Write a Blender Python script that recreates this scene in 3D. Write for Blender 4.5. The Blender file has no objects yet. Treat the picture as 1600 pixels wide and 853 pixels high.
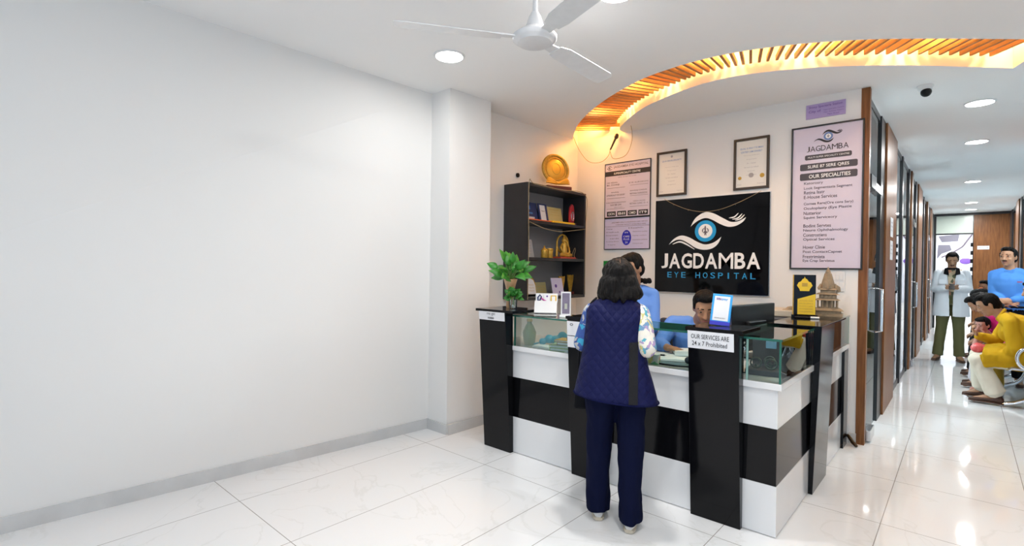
import bpy, bmesh, math, random
from mathutils import Vector, Matrix, Euler, noise
random.seed(7)
SC = bpy.context.scene
COL = SC.collection
R = math.radians

# ------------------------------------------------------------------ camera
cd = bpy.data.cameras.new('camera'); cam = bpy.data.objects.new('camera', cd); COL.objects.link(cam)
cd.sensor_fit = 'HORIZONTAL'; cd.sensor_width = 36.0; cd.lens = 797.3 / 1600 * 36.0
cd.clip_start = 0.05; cd.clip_end = 200
YAW, PITCH, ROLL = R(41.56), R(-0.579), R(0.677)
_f = Vector((-math.sin(YAW) * math.cos(PITCH), math.cos(YAW) * math.cos(PITCH), math.sin(PITCH)))
_r = Vector((math.cos(YAW), math.sin(YAW), 0)); _u = _r.cross(_f)
_r2 = _r * math.cos(ROLL) + _u * math.sin(ROLL); _u2 = -_r * math.sin(ROLL) + _u * math.cos(ROLL)
cam.matrix_world = Matrix(((_r2.x, _u2.x, -_f.x, 0), (_r2.y, _u2.y, -_f.y, 0), (_r2.z, _u2.z, -_f.z, 1.4), (0, 0, 0, 1)))
SC.camera = cam

# ------------------------------------------------------------------ world, exposure
SC.view_settings.view_transform = 'Standard'; SC.view_settings.look = 'None'
SC.view_settings.gamma = 1; SC.view_settings.use_curve_mapping = False
SC.view_settings.exposure = 0.25
W = bpy.data.worlds.new('world'); SC.world = W; W.use_nodes = True
W.node_tree.nodes['Background'].inputs[0].default_value = (0.55, 0.75, 1.0, 1)
W.node_tree.nodes['Background'].inputs[1].default_value = 1.25
LAMP_W = 12.5        # ceiling downlights and added fill lamps
COVE = 9.0           # warm strip in the curved slot
def lamp(name, loc, power, size, color=(1, 1, 1), rot=(0, 0, 0), shape='DISK', size_y=None, spread=None):
    d = bpy.data.lights.new(name, 'AREA'); d.energy = power; d.shape = shape; d.size = size; d.color = color
    if size_y: d.size_y = size_y
    if spread: d.spread = spread
    o = bpy.data.objects.new(name, d); o.location = loc; o.rotation_euler = rot; COL.objects.link(o); return o
# sky light enters through an unseen opening added behind the camera for light
pl = lamp('added_opening_portal', (.35, -2.75, 1.35), 1, 3.9, rot=(R(90), 0, 0), shape='RECTANGLE', size_y=2.5)
pl.data.cycles.is_portal = True

# ------------------------------------------------------------------ materials
def rgb(*c):
    if len(c) == 1 and isinstance(c[0], str):
        h = c[0].lstrip('#'); c = [int(h[i:i + 2], 16) / 255 for i in (0, 2, 4)]
        c = [x / 12.92 if x <= .04045 else ((x + .055) / 1.055) ** 2.4 for x in c]
    return (c[0], c[1], c[2], 1)
MATS = {}
def mat(name, col, rough=.5, metal=0, spec=.5, coat=0, bump=0, bscale=60, vary=0, vscale=8, emit=None, estr=0, alpha=None, sheen=0):
    if name in MATS: return MATS[name]
    m = bpy.data.materials.new(name); m.use_nodes = True; nt = m.node_tree; N = nt.nodes; b = N['Principled BSDF']
    c = rgb(col) if isinstance(col, str) else (*col, 1)
    b.inputs['Base Color'].default_value = c; b.inputs['Roughness'].default_value = rough
    b.inputs['Metallic'].default_value = metal; b.inputs['Specular IOR Level'].default_value = spec
    b.inputs['Coat Weight'].default_value = coat; b.inputs['Coat Roughness'].default_value = .04
    b.inputs['Sheen Weight'].default_value = sheen
    if emit:
        b.inputs['Emission Color'].default_value = rgb(emit) if isinstance(emit, str) else (*emit, 1); b.inputs['Emission Strength'].default_value = estr
    tc = N.new('ShaderNodeTexCoord')
    if vary:
        n = N.new('ShaderNodeTexNoise'); n.inputs['Scale'].default_value = vscale; n.inputs['Detail'].default_value = 4
        mx = N.new('ShaderNodeMix'); mx.data_type = 'RGBA'; mx.blend_type = 'MULTIPLY'; mx.inputs[0].default_value = 1
        rp = N.new('ShaderNodeMapRange'); rp.inputs[1].default_value = .25; rp.inputs[2].default_value = .75
        rp.inputs[3].default_value = 1 - vary; rp.inputs[4].default_value = 1 + vary * .3
        nt.links.new(tc.outputs['Object'], n.inputs['Vector']); nt.links.new(n.outputs['Fac'], rp.inputs[0])
        cc = N.new('ShaderNodeCombineColor')
        for i in range(3): nt.links.new(rp.outputs[0], cc.inputs[i])
        mx.inputs[6].default_value = c; nt.links.new(cc.outputs[0], mx.inputs[7]); nt.links.new(mx.outputs[2], b.inputs['Base Color'])
    if bump:
        n2 = N.new('ShaderNodeTexNoise'); n2.inputs['Scale'].default_value = bscale; n2.inputs['Detail'].default_value = 5
        bp = N.new('ShaderNodeBump'); bp.inputs['Strength'].default_value = bump; bp.inputs['Distance'].default_value = .01
        nt.links.new(tc.outputs['Object'], n2.inputs['Vector']); nt.links.new(n2.outputs['Fac'], bp.inputs['Height']); nt.links.new(bp.outputs[0], b.inputs['Normal'])
    MATS[name] = m; return m
def nodes_of(m): return m.node_tree.nodes, m.node_tree.links, m.node_tree.nodes['Principled BSDF']
def glass(name, tint, refl=1.0, rough=0.0, ior=1.45):
    m = bpy.data.materials.new(name); m.use_nodes = True; N = m.node_tree.nodes; L = m.node_tree.links
    N.remove(N['Principled BSDF']); out = N['Material Output']
    t = N.new('ShaderNodeBsdfTransparent'); t.inputs[0].default_value = (*tint, 1)
    g = N.new('ShaderNodeBsdfGlossy'); g.inputs['Roughness'].default_value = rough; g.inputs[0].default_value = (refl, refl, refl, 1)
    fr = N.new('ShaderNodeFresnel'); fr.inputs[0].default_value = ior
    mx = N.new('ShaderNodeMixShader'); L.new(fr.outputs[0], mx.inputs[0]); L.new(t.outputs[0], mx.inputs[1]); L.new(g.outputs[0], mx.inputs[2]); L.new(mx.outputs[0], out.inputs[0])
    MATS[name] = m; return m

white_wall = mat('white wall paint', (.83, .82, .80), .55, bump=.03, bscale=30)
ceil_paint = mat('ceiling paint', (.90, .895, .885), .8)
skirt = mat('grey marble skirting', (.64, .64, .635), .2, vary=.12, vscale=5)
gloss_white = mat('white laminate', (.82, .82, .82), .12, coat=.4, vary=.02)
gloss_black = mat('black laminate', (.004, .004, .005), .10, spec=.22)
sign_black = mat('black acrylic', (.003, .003, .004), .05, spec=.2)
shelf_black = mat('black shelf laminate', (.022, .021, .023), .35, vary=.2)
grey_back = mat('grey shelf back', (.30, .30, .31), .6)
wood = mat('brown veneer', (.30, .125, .045), .35, spec=.3)
N, L, b = nodes_of(wood)
tc = N.new('ShaderNodeTexCoord'); mp = N.new('ShaderNodeMapping'); mp.inputs['Scale'].default_value = (14, 14, 1.1)
nz = N.new('ShaderNodeTexNoise'); nz.inputs['Scale'].default_value = 4; nz.inputs['Detail'].default_value = 8
cr = N.new('ShaderNodeValToRGB'); cr.color_ramp.elements[0].position = .3; cr.color_ramp.elements[1].position = .7
cr.color_ramp.elements[0].color = (.15, .055, .017, 1); cr.color_ramp.elements[1].color = (.27, .11, .036, 1)
L.new(tc.outputs['Object'], mp.inputs[0]); L.new(mp.outputs[0], nz.inputs['Vector']); L.new(nz.outputs['Fac'], cr.inputs[0]); L.new(cr.outputs[0], b.inputs['Base Color'])
slat_wood = mat('amber slat wood', (.40, .17, .045), .45, vary=.25, vscale=12)
slot_paint = mat('slot paint', (.80, .76, .68), .8)
black_metal = mat('black aluminium', (.016, .018, .02), .3)
steel = mat('brushed steel', (.62, .63, .64), .22, metal=1)
chrome = mat('chrome', (.8, .8, .82), .12, metal=1)
case_glass = glass('showcase glass', (.88, .95, .93))
edge_glass = mat('green glass edge', (.012, .12, .085), .08, coat=.5)
pale_edge = mat('pale glass edge', (.28, .48, .42), .15)
door_glass = glass('partition glass', (.86, .93, .95), ior=1.16)
frost = mat('frosted glass', (.62, .70, .62), .25)
lamp_glow = mat('lamp diffuser', (1, 1, 1), .5, emit=(1, .98, .95), estr=14)
led_glow = mat('warm led', (1, .7, .3), .5, emit=(1, .50, .10), estr=30)
black_plastic = mat('black plastic', (.008, .008, .009), .35, spec=.2)
dark_plastic = mat('charcoal plastic', (.04, .04, .045), .45)
white_plastic = mat('white plastic', (.80, .80, .80), .3)
white_paper = mat('white paper', (.82, .82, .84), .55)
lilac_paper = mat('lilac paper', (.62, .58, .80), .35, coat=.3)
pink_paper = mat('pink paper', (.68, .62, .74), .35, coat=.3)
cream_paper = mat('cream certificate', (.86, .83, .76), .4, coat=.3)
ink = mat('dark ink', (.03, .025, .03), .6)
grey_ink = mat('grey ink', (.16, .13, .16), .6)
pale_ink = mat('pale ink', (.45, .42, .42), .6)
white_ink = mat('white lettering', (.9, .9, .9), .4)
blue_ink = mat('blue lettering', (.02, .30, .62), .35)
blue_print = mat('royal blue print', (.03, .03, .50), .4)
cyan = mat('sky blue enamel', (.03, .36, .78), .3)
frame_brown = mat('dark brown frame', (.045, .028, .016), .35)
gold = mat('gold metal', (.85, .45, .05), .4, metal=.5)
gold_paint = mat('gold paint', (.62, .36, .05), .38, metal=.35, vary=.3, vscale=40)
yellow = mat('bright yellow', (.85, .55, .02), .4)
maroon = mat('maroon wood', (.12, .02, .015), .35)
red = mat('red', (.45, .02, .03), .4)
orange = mat('orange card', (.70, .22, .03), .5)
navy = mat('navy card', (.015, .03, .12), .4)
leaf = mat('leaf green', (.05, .30, .03), .35, vary=.4, vscale=30)
leaf2 = mat('bright leaf green', (.04, .26, .03), .35, vary=.4, vscale=30)
stemg = mat('stem green', (.12, .25, .05), .5)
peach_ceramic = mat('peach ceramic', (.62, .36, .18), .25, coat=.5)
clear = glass('clear glass', (.93, .97, .96))
sand = mat('sandstone carving', (.34, .26, .17), .8, bump=.5, bscale=70, vary=.3, vscale=25)
teal = mat('teal plastic', (.0, .28, .42), .35)
green_card = mat('green card', (.30, .48, .10), .5)
tan_card = mat('tan card', (.55, .33, .10), .5)
purple = mat('purple print', (.16, .07, .35), .5)
wire = mat('string light wire', (.35, .27, .15), .4)
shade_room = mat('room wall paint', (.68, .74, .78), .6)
blue_black = mat('blue black fabric', (.03, .035, .05), .8)

# marble floor: large glossy tiles
floor_m = bpy.data.materials.new('white marble tiles'); floor_m.use_nodes = True
N, L, b = nodes_of(floor_m)
b.inputs['Roughness'].default_value = .05; b.inputs['Specular IOR Level'].default_value = .5
geo = N.new('ShaderNodeNewGeometry'); sp = N.new('ShaderNodeSeparateXYZ'); L.new(geo.outputs['Position'], sp.inputs[0])
def mth(op, a, c=None, d=None):
    n = N.new('ShaderNodeMath'); n.operation = op
    for i, v in enumerate((a, c, d)):
        if v is None: continue
        if isinstance(v, (int, float)): n.inputs[i].default_value = v
        else: L.new(v, n.inputs[i])
    return n.outputs[0]
def line(coord, off, period, w):
    t = mth('SUBTRACT', coord, off); t = mth('DIVIDE', t, period); t = mth('FRACT', mth('ADD', t, 100.5)); t = mth('ABSOLUTE', mth('SUBTRACT', t, .5))
    return mth('LESS_THAN', t, w / period)
X_, Y_ = sp.outputs[0], sp.outputs[1]
left = mth('LESS_THAN', X_, -1.62)
lx = mth('MAXIMUM', mth('MULTIPLY', left, line(X_, -2.529, .66, .0022)), mth('MULTIPLY', mth('SUBTRACT', 1, left), line(X_, -.329, .64, .0022)))
ly = mth('MAXIMUM', mth('MULTIPLY', left, line(Y_, 2.585, 1.395, .0022)), mth('MULTIPLY', mth('SUBTRACT', 1, left), line(Y_, 3.49, .775, .0022)))
gr = mth('MAXIMUM', lx, ly)
nz = N.new('ShaderNodeTexNoise'); nz.inputs['Scale'].default_value = 1.3; nz.inputs['Detail'].default_value = 7; nz.inputs['Distortion'].default_value = 1.6
L.new(geo.outputs['Position'], nz.inputs['Vector'])
cr = N.new('ShaderNodeValToRGB'); E = cr.color_ramp.elements
E[0].position = .455; E[0].color = (.86, .86, .86, 1); E[1].position = .545; E[1].color = (.86, .86, .86, 1)
e = E.new(.49); e.color = (.86, .86, .86, 1); e = E.new(.5); e.color = (.80, .80, .79, 1); e = E.new(.515); e.color = (.86, .86, .86, 1)
L.new(nz.outputs['Fac'], cr.inputs[0])
mx = N.new('ShaderNodeMix'); mx.data_type = 'RGBA'; L.new(gr, mx.inputs[0]); L.new(cr.outputs[0], mx.inputs[6]); mx.inputs[7].default_value = (.36, .34, .32, 1)
L.new(mx.outputs[2], b.inputs['Base Color'])

# quilted vest
vest_m = mat('navy quilted fabric', (.007, .009, .060), .6, spec=.15)
N, L, b = nodes_of(vest_m)
tc = N.new('ShaderNodeTexCoord'); sp = N.new('ShaderNodeSeparateXYZ'); L.new(tc.outputs['Object'], sp.inputs[0])
d1 = mth('ADD', mth('MULTIPLY', sp.outputs[0], 1.15), sp.outputs[2]); d2 = mth('SUBTRACT', mth('MULTIPLY', sp.outputs[0], 1.15), sp.outputs[2])
def ridge(v, p):
    t = mth('FRACT', mth('ADD', mth('DIVIDE', v, p), 50)); t = mth('ABSOLUTE', mth('SUBTRACT', t, .5)); return mth('POWER', mth('MULTIPLY', mth('SUBTRACT', .5, t), 2), .45)
h = mth('MULTIPLY', ridge(d1, .056), ridge(d2, .056))
bp = N.new('ShaderNodeBump'); bp.inputs['Strength'].default_value = .8; bp.inputs['Distance'].default_value = .006
L.new(h, bp.inputs['Height']); L.new(bp.outputs[0], b.inputs['Normal'])

def cells(name, base, cols, scale=26, rough=.7):
    """cloth printed with irregular blotches of several colours"""
    m = mat(name, base, rough); N, L, b = nodes_of(m)
    tc = N.new('ShaderNodeTexCoord'); nz = N.new('ShaderNodeTexNoise'); nz.inputs['Scale'].default_value = scale * .5; nz.inputs['Detail'].default_value = 2
    ad = N.new('ShaderNodeMix'); ad.data_type = 'VECTOR'; ad.inputs[0].default_value = .07
    L.new(tc.outputs['Object'], nz.inputs['Vector']); L.new(tc.outputs['Object'], ad.inputs[4]); L.new(nz.outputs['Color'], ad.inputs[5])
    vo = N.new('ShaderNodeTexVoronoi'); vo.inputs['Scale'].default_value = scale; L.new(ad.outputs[1], vo.inputs['Vector'])
    sx = N.new('ShaderNodeSeparateColor'); L.new(vo.outputs['Color'], sx.inputs[0])
    cr = N.new('ShaderNodeValToRGB'); cr.color_ramp.interpolation = 'CONSTANT'; E = cr.color_ramp.elements
    E[0].position = 0; E[0].color = (*base, 1); E[1].position = .34; E[1].color = (*cols[0], 1)
    for i, c in enumerate(cols[1:]): e = E.new(.34 + (i + 1) * .66 / len(cols)); e.color = (*c, 1)
    L.new(sx.outputs[0], cr.inputs[0]); L.new(cr.outputs[0], b.inputs['Base Color']); return m
floral = cells('floral sleeve print', (.80, .76, .66), [(.10, .40, .50), (.75, .72, .65), (.42, .30, .50), (.62, .56, .22), (.80, .77, .70), (.16, .30, .48)], 48)
floral_blue = cells('blue floral sleeve print', (.04, .09, .32), [(.05, .12, .38), (.04, .10, .34), (.05, .40, .62), (.5, .5, .5), (.04, .10, .35)], 44)
print_shirt = cells('patterned shirt', (.55, .42, .27), [(.09, .10, .05), (.58, .44, .28), (.62, .30, .18), (.5, .42, .28)], 16)

skin_a = mat('warm brown skin', (.42, .215, .12), .5, vary=.12, vscale=30)
skin_b = mat('tan skin', (.42, .22, .12), .5, vary=.12, vscale=30)
hair_m = mat('black hair', (.005, .004, .0035), .5, spec=.12, bump=.9, bscale=90)
hair_w = mat('long black hair', (.008, .006, .005), .45, spec=.18, bump=.9, bscale=70, vary=.5, vscale=14)
for hm in (hair_m, hair_w):
    N, L, b = nodes_of(hm); tc = [n for n in N if n.type == 'TEX_COORD'][0]; mp = N.new('ShaderNodeMapping'); mp.inputs['Scale'].default_value = (1.6, 1.6, .16)
    L.new(tc.outputs['Object'], mp.inputs[0])
    for n in [n for n in N if n.type == 'TEX_NOISE']: L.new(mp.outputs[0], n.inputs['Vector'])
blue_shirt = mat('light blue shirt', (.13, .27, .66), .75, spec=.15, bump=.15, bscale=18)
blue_shirt2 = mat('azure blue shirt', (.07, .22, .56), .75, spec=.15, bump=.15, bscale=18)
navy_cloth = mat('navy trousers', (.004, .006, .026), .85, spec=.08, bump=.12, bscale=20)
black_cloth = mat('black cloth', (.008, .008, .010), .8, spec=.15)
coat_cloth = mat('white coat cloth', (.82, .83, .86), .8, spec=.15, bump=.15, bscale=16)
olive = mat('olive trousers', (.13, .125, .055), .8, spec=.15, bump=.15, bscale=16)
mustard = mat('mustard yellow kurta', (.55, .32, .010), .75, spec=.15, bump=.2, bscale=16)
cream_cloth = mat('cream trousers', (.72, .66, .54), .8, spec=.15, bump=.15, bscale=16)
brown_leather = mat('brown leather', (.075, .030, .016), .4)
magenta = mat('magenta cloth', (.42, .01, .12), .75, spec=.15)
whiteskirt = mat('white printed skirt', (.70, .66, .72), .8, spec=.15, vary=.3, vscale=30)
coral = cells('coral bundle print', (.72, .10, .10), [(.75, .14, .14), (.80, .3, .28), (.7, .1, .1)], 50)
eye_white = mat('eye white', (.38, .34, .30), .3)
lip = mat('lips', (.30, .10, .08), .5)
sole_m = mat('cream sole', (.62, .54, .42), .5)
sneaker = mat('white sneaker', (.76, .74, .72), .5)

# ------------------------------------------------------------------ geometry helpers
def V(*a): return Vector(a)
class MB:
    def __init__(s): s.b = bmesh.new(); s.mi = 0
    def _f(s, vs):
        try:
            f = s.b.faces.new(vs); f.material_index = s.mi; return f
        except ValueError: return None
    def box(s, x0, x1, y0, y1, z0, z1, M=None):
        P = [V(x, y, z) for x in (x0, x1) for y in (y0, y1) for z in (z0, z1)]
        if M: P = [M @ p for p in P]
        v = [s.b.verts.new(p) for p in P]
        for q in ((0, 1, 3, 2), (4, 6, 7, 5), (0, 4, 5, 1), (2, 3, 7, 6), (0, 2, 6, 4), (1, 5, 7, 3)): s._f([v[i] for i in q])
        return s
    def hexa(s, bot, top):
        a = [s.b.verts.new(p) for p in bot]; c = [s.b.verts.new(p) for p in top]; n = len(a)
        s._f(a[::-1]); s._f(c)
        for i in range(n): s._f([a[i], a[(i + 1) % n], c[(i + 1) % n], c[i]])
        return s
    def prism_xz(s, pts, y0, y1):       # outline in x,z pushed from y0 (front) to y1
        return s.hexa([V(x, y0, z) for x, z in pts], [V(x, y1, z) for x, z in pts])
    def prism_xy(s, pts, z0, z1): return s.hexa([V(x, y, z0) for x, y in pts], [V(x, y, z1) for x, y in pts])
    def loft(s, rings, n=20, cap=True, power=2.0):
        L_ = []
        for c, a, bb in rings:
            ring = []
            for i in range(n):
                t = 2 * math.pi * i / n; ct, st = math.cos(t), math.sin(t)
                k = 2 / power
                x = math.copysign(abs(ct) ** k, ct); y = math.copysign(abs(st) ** k, st)
                ring.append(s.b.verts.new(c + a * x + bb * y))
            L_.append(ring)
        for r0, r1 in zip(L_, L_[1:]):
            for i in range(n): s._f([r0[i], r0[(i + 1) % n], r1[(i + 1) % n], r1[i]])
        if cap: s._f(L_[0][::-1]); s._f(L_[-1])
        return s
    def cap(s, p, r0, q, r1, n=14):
        p, q = Vector(p), Vector(q); d = (q - p)
        if d.length < 1e-6: return s.ell(p, (r0, r0, r0))
        d.normalize(); a = d.orthogonal().normalized(); b_ = d.cross(a)
        rg = []
        for k in range(4): t = math.pi / 2 * (k + .35) / 4.35; rg.append((p - d * r0 * math.cos(t), a * r0 * math.sin(t), b_ * r0 * math.sin(t)))
        rg.append((p, a * r0, b_ * r0)); rg.append((q, a * r1, b_ * r1))
        for k in range(3, -1, -1): t = math.pi / 2 * (k + .35) / 4.35; rg.append((q + d * r1 * math.cos(t), a * r1 * math.sin(t), b_ * r1 * math.sin(t)))
        return s.loft(rg, n)
    def cyl(s, p, q, r0, r1=None, n=20):
        p, q = Vector(p), Vector(q); r1 = r0 if r1 is None else r1; d = (q - p).normalized(); a = d.orthogonal().normalized(); b_ = d.cross(a)
        return s.loft([(p, a * r0, b_ * r0), (q, a * r1, b_ * r1)], n)
    def ell(s, c, r, M=None, u=16, v=10):
        c = Vector(c); M = M or Matrix.Identity(3); ax = [M.col[i] for i in range(3)]
        rg = []
        for k in range(1, v): t = math.pi * k / v; rg.append((c - ax[2] * r[2] * math.cos(t), ax[0] * r[0] * math.sin(t), ax[1] * r[1] * math.sin(t)))
        return s.loft(rg, u)
    def lathe(s, prof, c=(0, 0, 0), n=28, ax=None):
        c = Vector(c); return s.loft([(c + V(0, 0, z), V(r, 0, 0), V(0, r, 0)) for r, z in prof], n)
    def tube(s, pts, r, n=8):
        pts = [Vector(p) for p in pts]; rg = []
        ref = None
        for i, p in enumerate(pts):
            d = (pts[min(i + 1, len(pts) - 1)] - pts[max(i - 1, 0)]).normalized()
            if ref is None: ref = d.orthogonal().normalized()
            a = (ref - d * ref.dot(d)).normalized(); ref = a
            rg.append((p, a * r, d.cross(a) * r))
        return s.loft(rg, n)
    def torus(s, c, A, B, r, n=32, m=10):
        c, A, B = Vector(c), Vector(A), Vector(B); nn = A.cross(B).normalized(); rings = []
        for i in range(n):
            t = 2 * math.pi * i / n; rad = A * math.cos(t) + B * math.sin(t); o = rad.normalized()
            rings.append([s.b.verts.new(c + rad + o * r * math.cos(2 * math.pi * j / m) + nn * r * math.sin(2 * math.pi * j / m)) for j in range(m)])
        for i in range(n):
            a, b_ = rings[i], rings[(i + 1) % n]
            for j in range(m): s._f([a[j], b_[j], b_[(j + 1) % m], a[(j + 1) % m]])
        return s
    def obj(s, name, m, parent=None, smooth=False, bevel=0):
        bmesh.ops.recalc_face_normals(s.b, faces=s.b.faces)
        me = bpy.data.meshes.new(name); s.b.to_mesh(me); s.b.free()
        for q in (m if isinstance(m, (list, tuple)) else [m]): me.materials.append(q)
        if smooth: me.polygons.foreach_set('use_smooth', [True] * len(me.polygons))
        o = bpy.data.objects.new(name, me); COL.objects.link(o)
        if parent: o.parent = parent
        if bevel:
            bv = o.modifiers.new('bevel', 'BEVEL'); bv.width = bevel; bv.segments = 2; bv.limit_method = 'ANGLE'
        if smooth:
            try:
                me.set_sharp_from_angle(angle=R(50))
            except Exception: pass
        return o
def tag(o, label=None, cat=None, group=None, kind=None):
    if label: o['label'] = label
    if cat: o['category'] = cat
    if group: o['group'] = group
    if kind: o['kind'] = kind
    return o
def thing(name, label, cat, loc=(0, 0, 0), rz=0, group=None):
    o = bpy.data.objects.new(name, None); COL.objects.link(o); o.location = loc; o.rotation_euler = (0, 0, rz); o.empty_display_size = .1
    return tag(o, label, cat, group)
def struct(o): o['kind'] = 'structure'; return o
def catmull(P, n=6, closed=False):
    P = [Vector(p) for p in P]; out = []; m = len(P)
    for i in range(m if closed else m - 1):
        g = lambda k: P[k % m] if closed else P[max(0, min(m - 1, k))]
        p0, p1, p2, p3 = g(i - 1), g(i), g(i + 1), g(i + 2)
        for j in range(n):
            t = j / n; out.append(.5 * ((2 * p1) + (p2 - p0) * t + (2 * p0 - 5 * p1 + 4 * p2 - p3) * t * t + (-p0 + 3 * p1 - 3 * p2 + p3) * t ** 3))
    if not closed: out.append(P[-1])
    return out
def mesh_text(s, bold=0.0):
    """text mesh in x,y scaled so that it can be fitted to a box; returns verts, faces"""
    c = bpy.data.curves.new('t', 'FONT'); c.body = s; c.offset = bold; c.resolution_u = 3; c.extrude = 0
    o = bpy.data.objects.new('t', c); COL.objects.link(o); bpy.context.view_layer.update()
    me = bpy.data.meshes.new_from_object(o.evaluated_get(bpy.context.evaluated_depsgraph_get()))
    vs = [v.co.copy() for v in me.vertices]; fs = [tuple(p.vertices) for p in me.polygons]
    bpy.data.objects.remove(o); bpy.data.curves.remove(c); bpy.data.meshes.remove(me); return vs, fs
def add_text(mb, s, x0, x1, z0, z1, y, bold=0.0, M=None, tracking=None):
    """fit text to x0..x1, z0..z1 on the plane y, facing -y (M maps it elsewhere)"""
    vs, fs = mesh_text(s, bold)
    if not vs: return
    ax, bx = min(v.x for v in vs), max(v.x for v in vs); ay, by = min(v.y for v in vs), max(v.y for v in vs)
    nv = []
    for v in vs:
        p = V(x0 + (v.x - ax) / max(bx - ax, 1e-6) * (x1 - x0), y, z0 + (v.y - ay) / max(by - ay, 1e-6) * (z1 - z0))
        nv.append(mb.b.verts.new(M @ p if M else p))
    for f in fs: mb._f([nv[i] for i in f])

LW = dict(J=.60, A=.98, G=.90, D=.88, M=1.12, B=.80)
def add_word(mb, s, x0, x1, z0, z1, y, bold=0.0, gap=.10):
    tot = sum(LW.get(c, .85) for c in s) + gap * (len(s) - 1); k = (x1 - x0) / tot; x = x0
    for c in s: w = LW.get(c, .85) * k; add_text(mb, c, x, x + w, z0, z1, y, bold if c != 'M' else bold * .3); x += w + gap * k

def remesh(mb, name, m, parent, voxel=.008, smooth=6, wrinkle=0, wscale=9):
    o = mb.obj(name, m, None); md = o.modifiers.new('r', 'REMESH'); md.mode = 'VOXEL'; md.voxel_size = voxel
    sm = o.modifiers.new('s', 'SMOOTH'); sm.factor = .5; sm.iterations = smooth
    bpy.context.view_layer.update()
    me = bpy.data.meshes.new_from_object(o.evaluated_get(bpy.context.evaluated_depsgraph_get()))
    old = o.data; o.modifiers.clear(); o.data = me; bpy.data.meshes.remove(old); me.name = name
    if wrinkle:
        cs = [v.co.copy() for v in me.vertices]; ns = [v.normal.copy() for v in me.vertices]; flat = []
        for p, n_ in zip(cs, ns):
            q = V(p.x * wscale, p.y * wscale, p.z * wscale * .45); flat += list(p + n_ * wrinkle * (noise.noise(q) + .6 * noise.noise(q * 2.3)))
        me.vertices.foreach_set('co', flat); me.update()
    me.polygons.foreach_set('use_smooth', [True] * len(me.polygons))
    if not me.materials: me.materials.append(m)
    o.parent = parent; return o
def dup(o, loc=None, parent=None, label=None):
    c = o.copy(); COL.objects.link(c)
    if parent: c.parent = parent
    if loc is not None: c.location = loc
    if label: c['label'] = label
    for ch in [k for k in bpy.data.objects if k.parent == o]: dup(ch, None, c)
    return c
# ================================================================== the room
H = 2.887
YB = 4.97                                  # wall behind the desk
def sbox(name, m, *a, parent=None, bevel=0):
    return struct(MB().box(*a).obj(name, m, parent, bevel=bevel))
struct(MB().box(-4.2, 3.0, -2.8, 21, -.06, 0).obj('floor', floor_m))
# ceiling with the curved slot cut out of it
near = [(-3.40, 4.86), (-3.20, 4.61), (-3.015, 4.401), (-2.746, 4.16), (-2.36, 3.885), (-1.937, 3.67), (-1.64, 3.60), (-1.40, 3.59), (-1.19, 3.618), (-1.004, 3.675), (-.829, 3.75), (-.664, 3.84), (-.504, 3.94), (-.35, 4.055), (-.044, 4.31), (.26, 4.575), (.42, 4.72)]
far = [(-2.79, 4.99), (-2.755, 4.80), (-2.468, 4.50), (-2.193, 4.293), (-1.883, 4.145), (-1.60, 4.06), (-1.35, 4.055), (-1.121, 4.119), (-.93, 4.205), (-.742, 4.309), (-.391, 4.572), (-.047, 4.889), (.24, 5.17)]
nearC = catmull([V(x, y, 0) for x, y in near], 8); farC = catmull([V(x, y, 0) for x, y in far], 8)
slot_outline = [V(-3.42, 4.99, 0)] + nearC + farC[::-1]
def fill2d(loops, z):
    c = bpy.data.curves.new('c', 'CURVE'); c.dimensions = '2D'; c.fill_mode = 'BOTH'
    for lp in loops:
        sp_ = c.splines.new('POLY'); sp_.points.add(len(lp) - 1); sp_.use_cyclic_u = True
        for p, q in zip(sp_.points, lp): p.co = (q[0], q[1], 0, 1)
    o = bpy.data.objects.new('c', c); COL.objects.link(o); bpy.context.view_layer.update()
    me = bpy.data.meshes.new_from_object(o.evaluated_get(bpy.context.evaluated_depsgraph_get()))
    vs = [V(v.co.x, v.co.y, z) for v in me.vertices]; fs = [tuple(p.vertices) for p in me.polygons]
    bpy.data.objects.remove(o); bpy.data.curves.remove(c); bpy.data.meshes.remove(me); return vs, fs
mb = MB()
vs, fs = fill2d([[(-4.2, -2.8), (3.0, -2.8), (3.0, 21), (-4.2, 21)], slot_outline], H)
nv = [mb.b.verts.new(v) for v in vs]
for f in fs: mb._f([nv[i] for i in f])
mb.mi = 1
n = len(slot_outline)                      # the sides and the lid of the slot
lo = [mb.b.verts.new(V(p.x, p.y, H)) for p in slot_outline]; hi = [mb.b.verts.new(V(p.x, p.y, H + .22)) for p in slot_outline]
for i in range(n): mb._f([lo[i], lo[(i + 1) % n], hi[(i + 1) % n], hi[i]])
mb.mi = 0
mb.box(-4.2, 3.0, -2.8, 21, H + .22, H + .27)
ceiling = struct(mb.obj('ceiling', [ceil_paint, slot_paint]))

# left wall runs slightly outwards towards the camera, then a pillar, then the side wall
def wall_poly(name, pts, z0=0, z1=H, m=white_wall): return struct(MB().prism_xy(pts, z0, z1).obj(name, m))
struct(MB().hexa([V(-3.95, -2.8, 0), V(-3.47, 2.84, 0), V(-3.60, 2.84, 0), V(-4.15, -2.8, 0)], [V(-3.60, -2.8, H), V(-3.45, 2.84, H), V(-3.60, 2.84, H), V(-4.15, -2.8, H)]).obj('wall_left', white_wall))
wall_poly('wall_left_pillar', [(-3.60, 2.83), (-3.22, 2.83), (-3.20, 3.30), (-3.60, 3.30)])
wall_poly('wall_left_recess', [(-3.40, 3.30), (-3.40, 5.1), (-3.6, 5.1), (-3.6, 3.30)])
wall_poly('wall_back', [(-3.40, YB), (-.64, YB), (-.64, YB + .12), (-3.40, YB + .12)])
wall_poly('wall_front_left', [(-4.15, -2.9), (-1.6, -2.9), (-1.6, -2.8), (-4.15, -2.8)])
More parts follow.
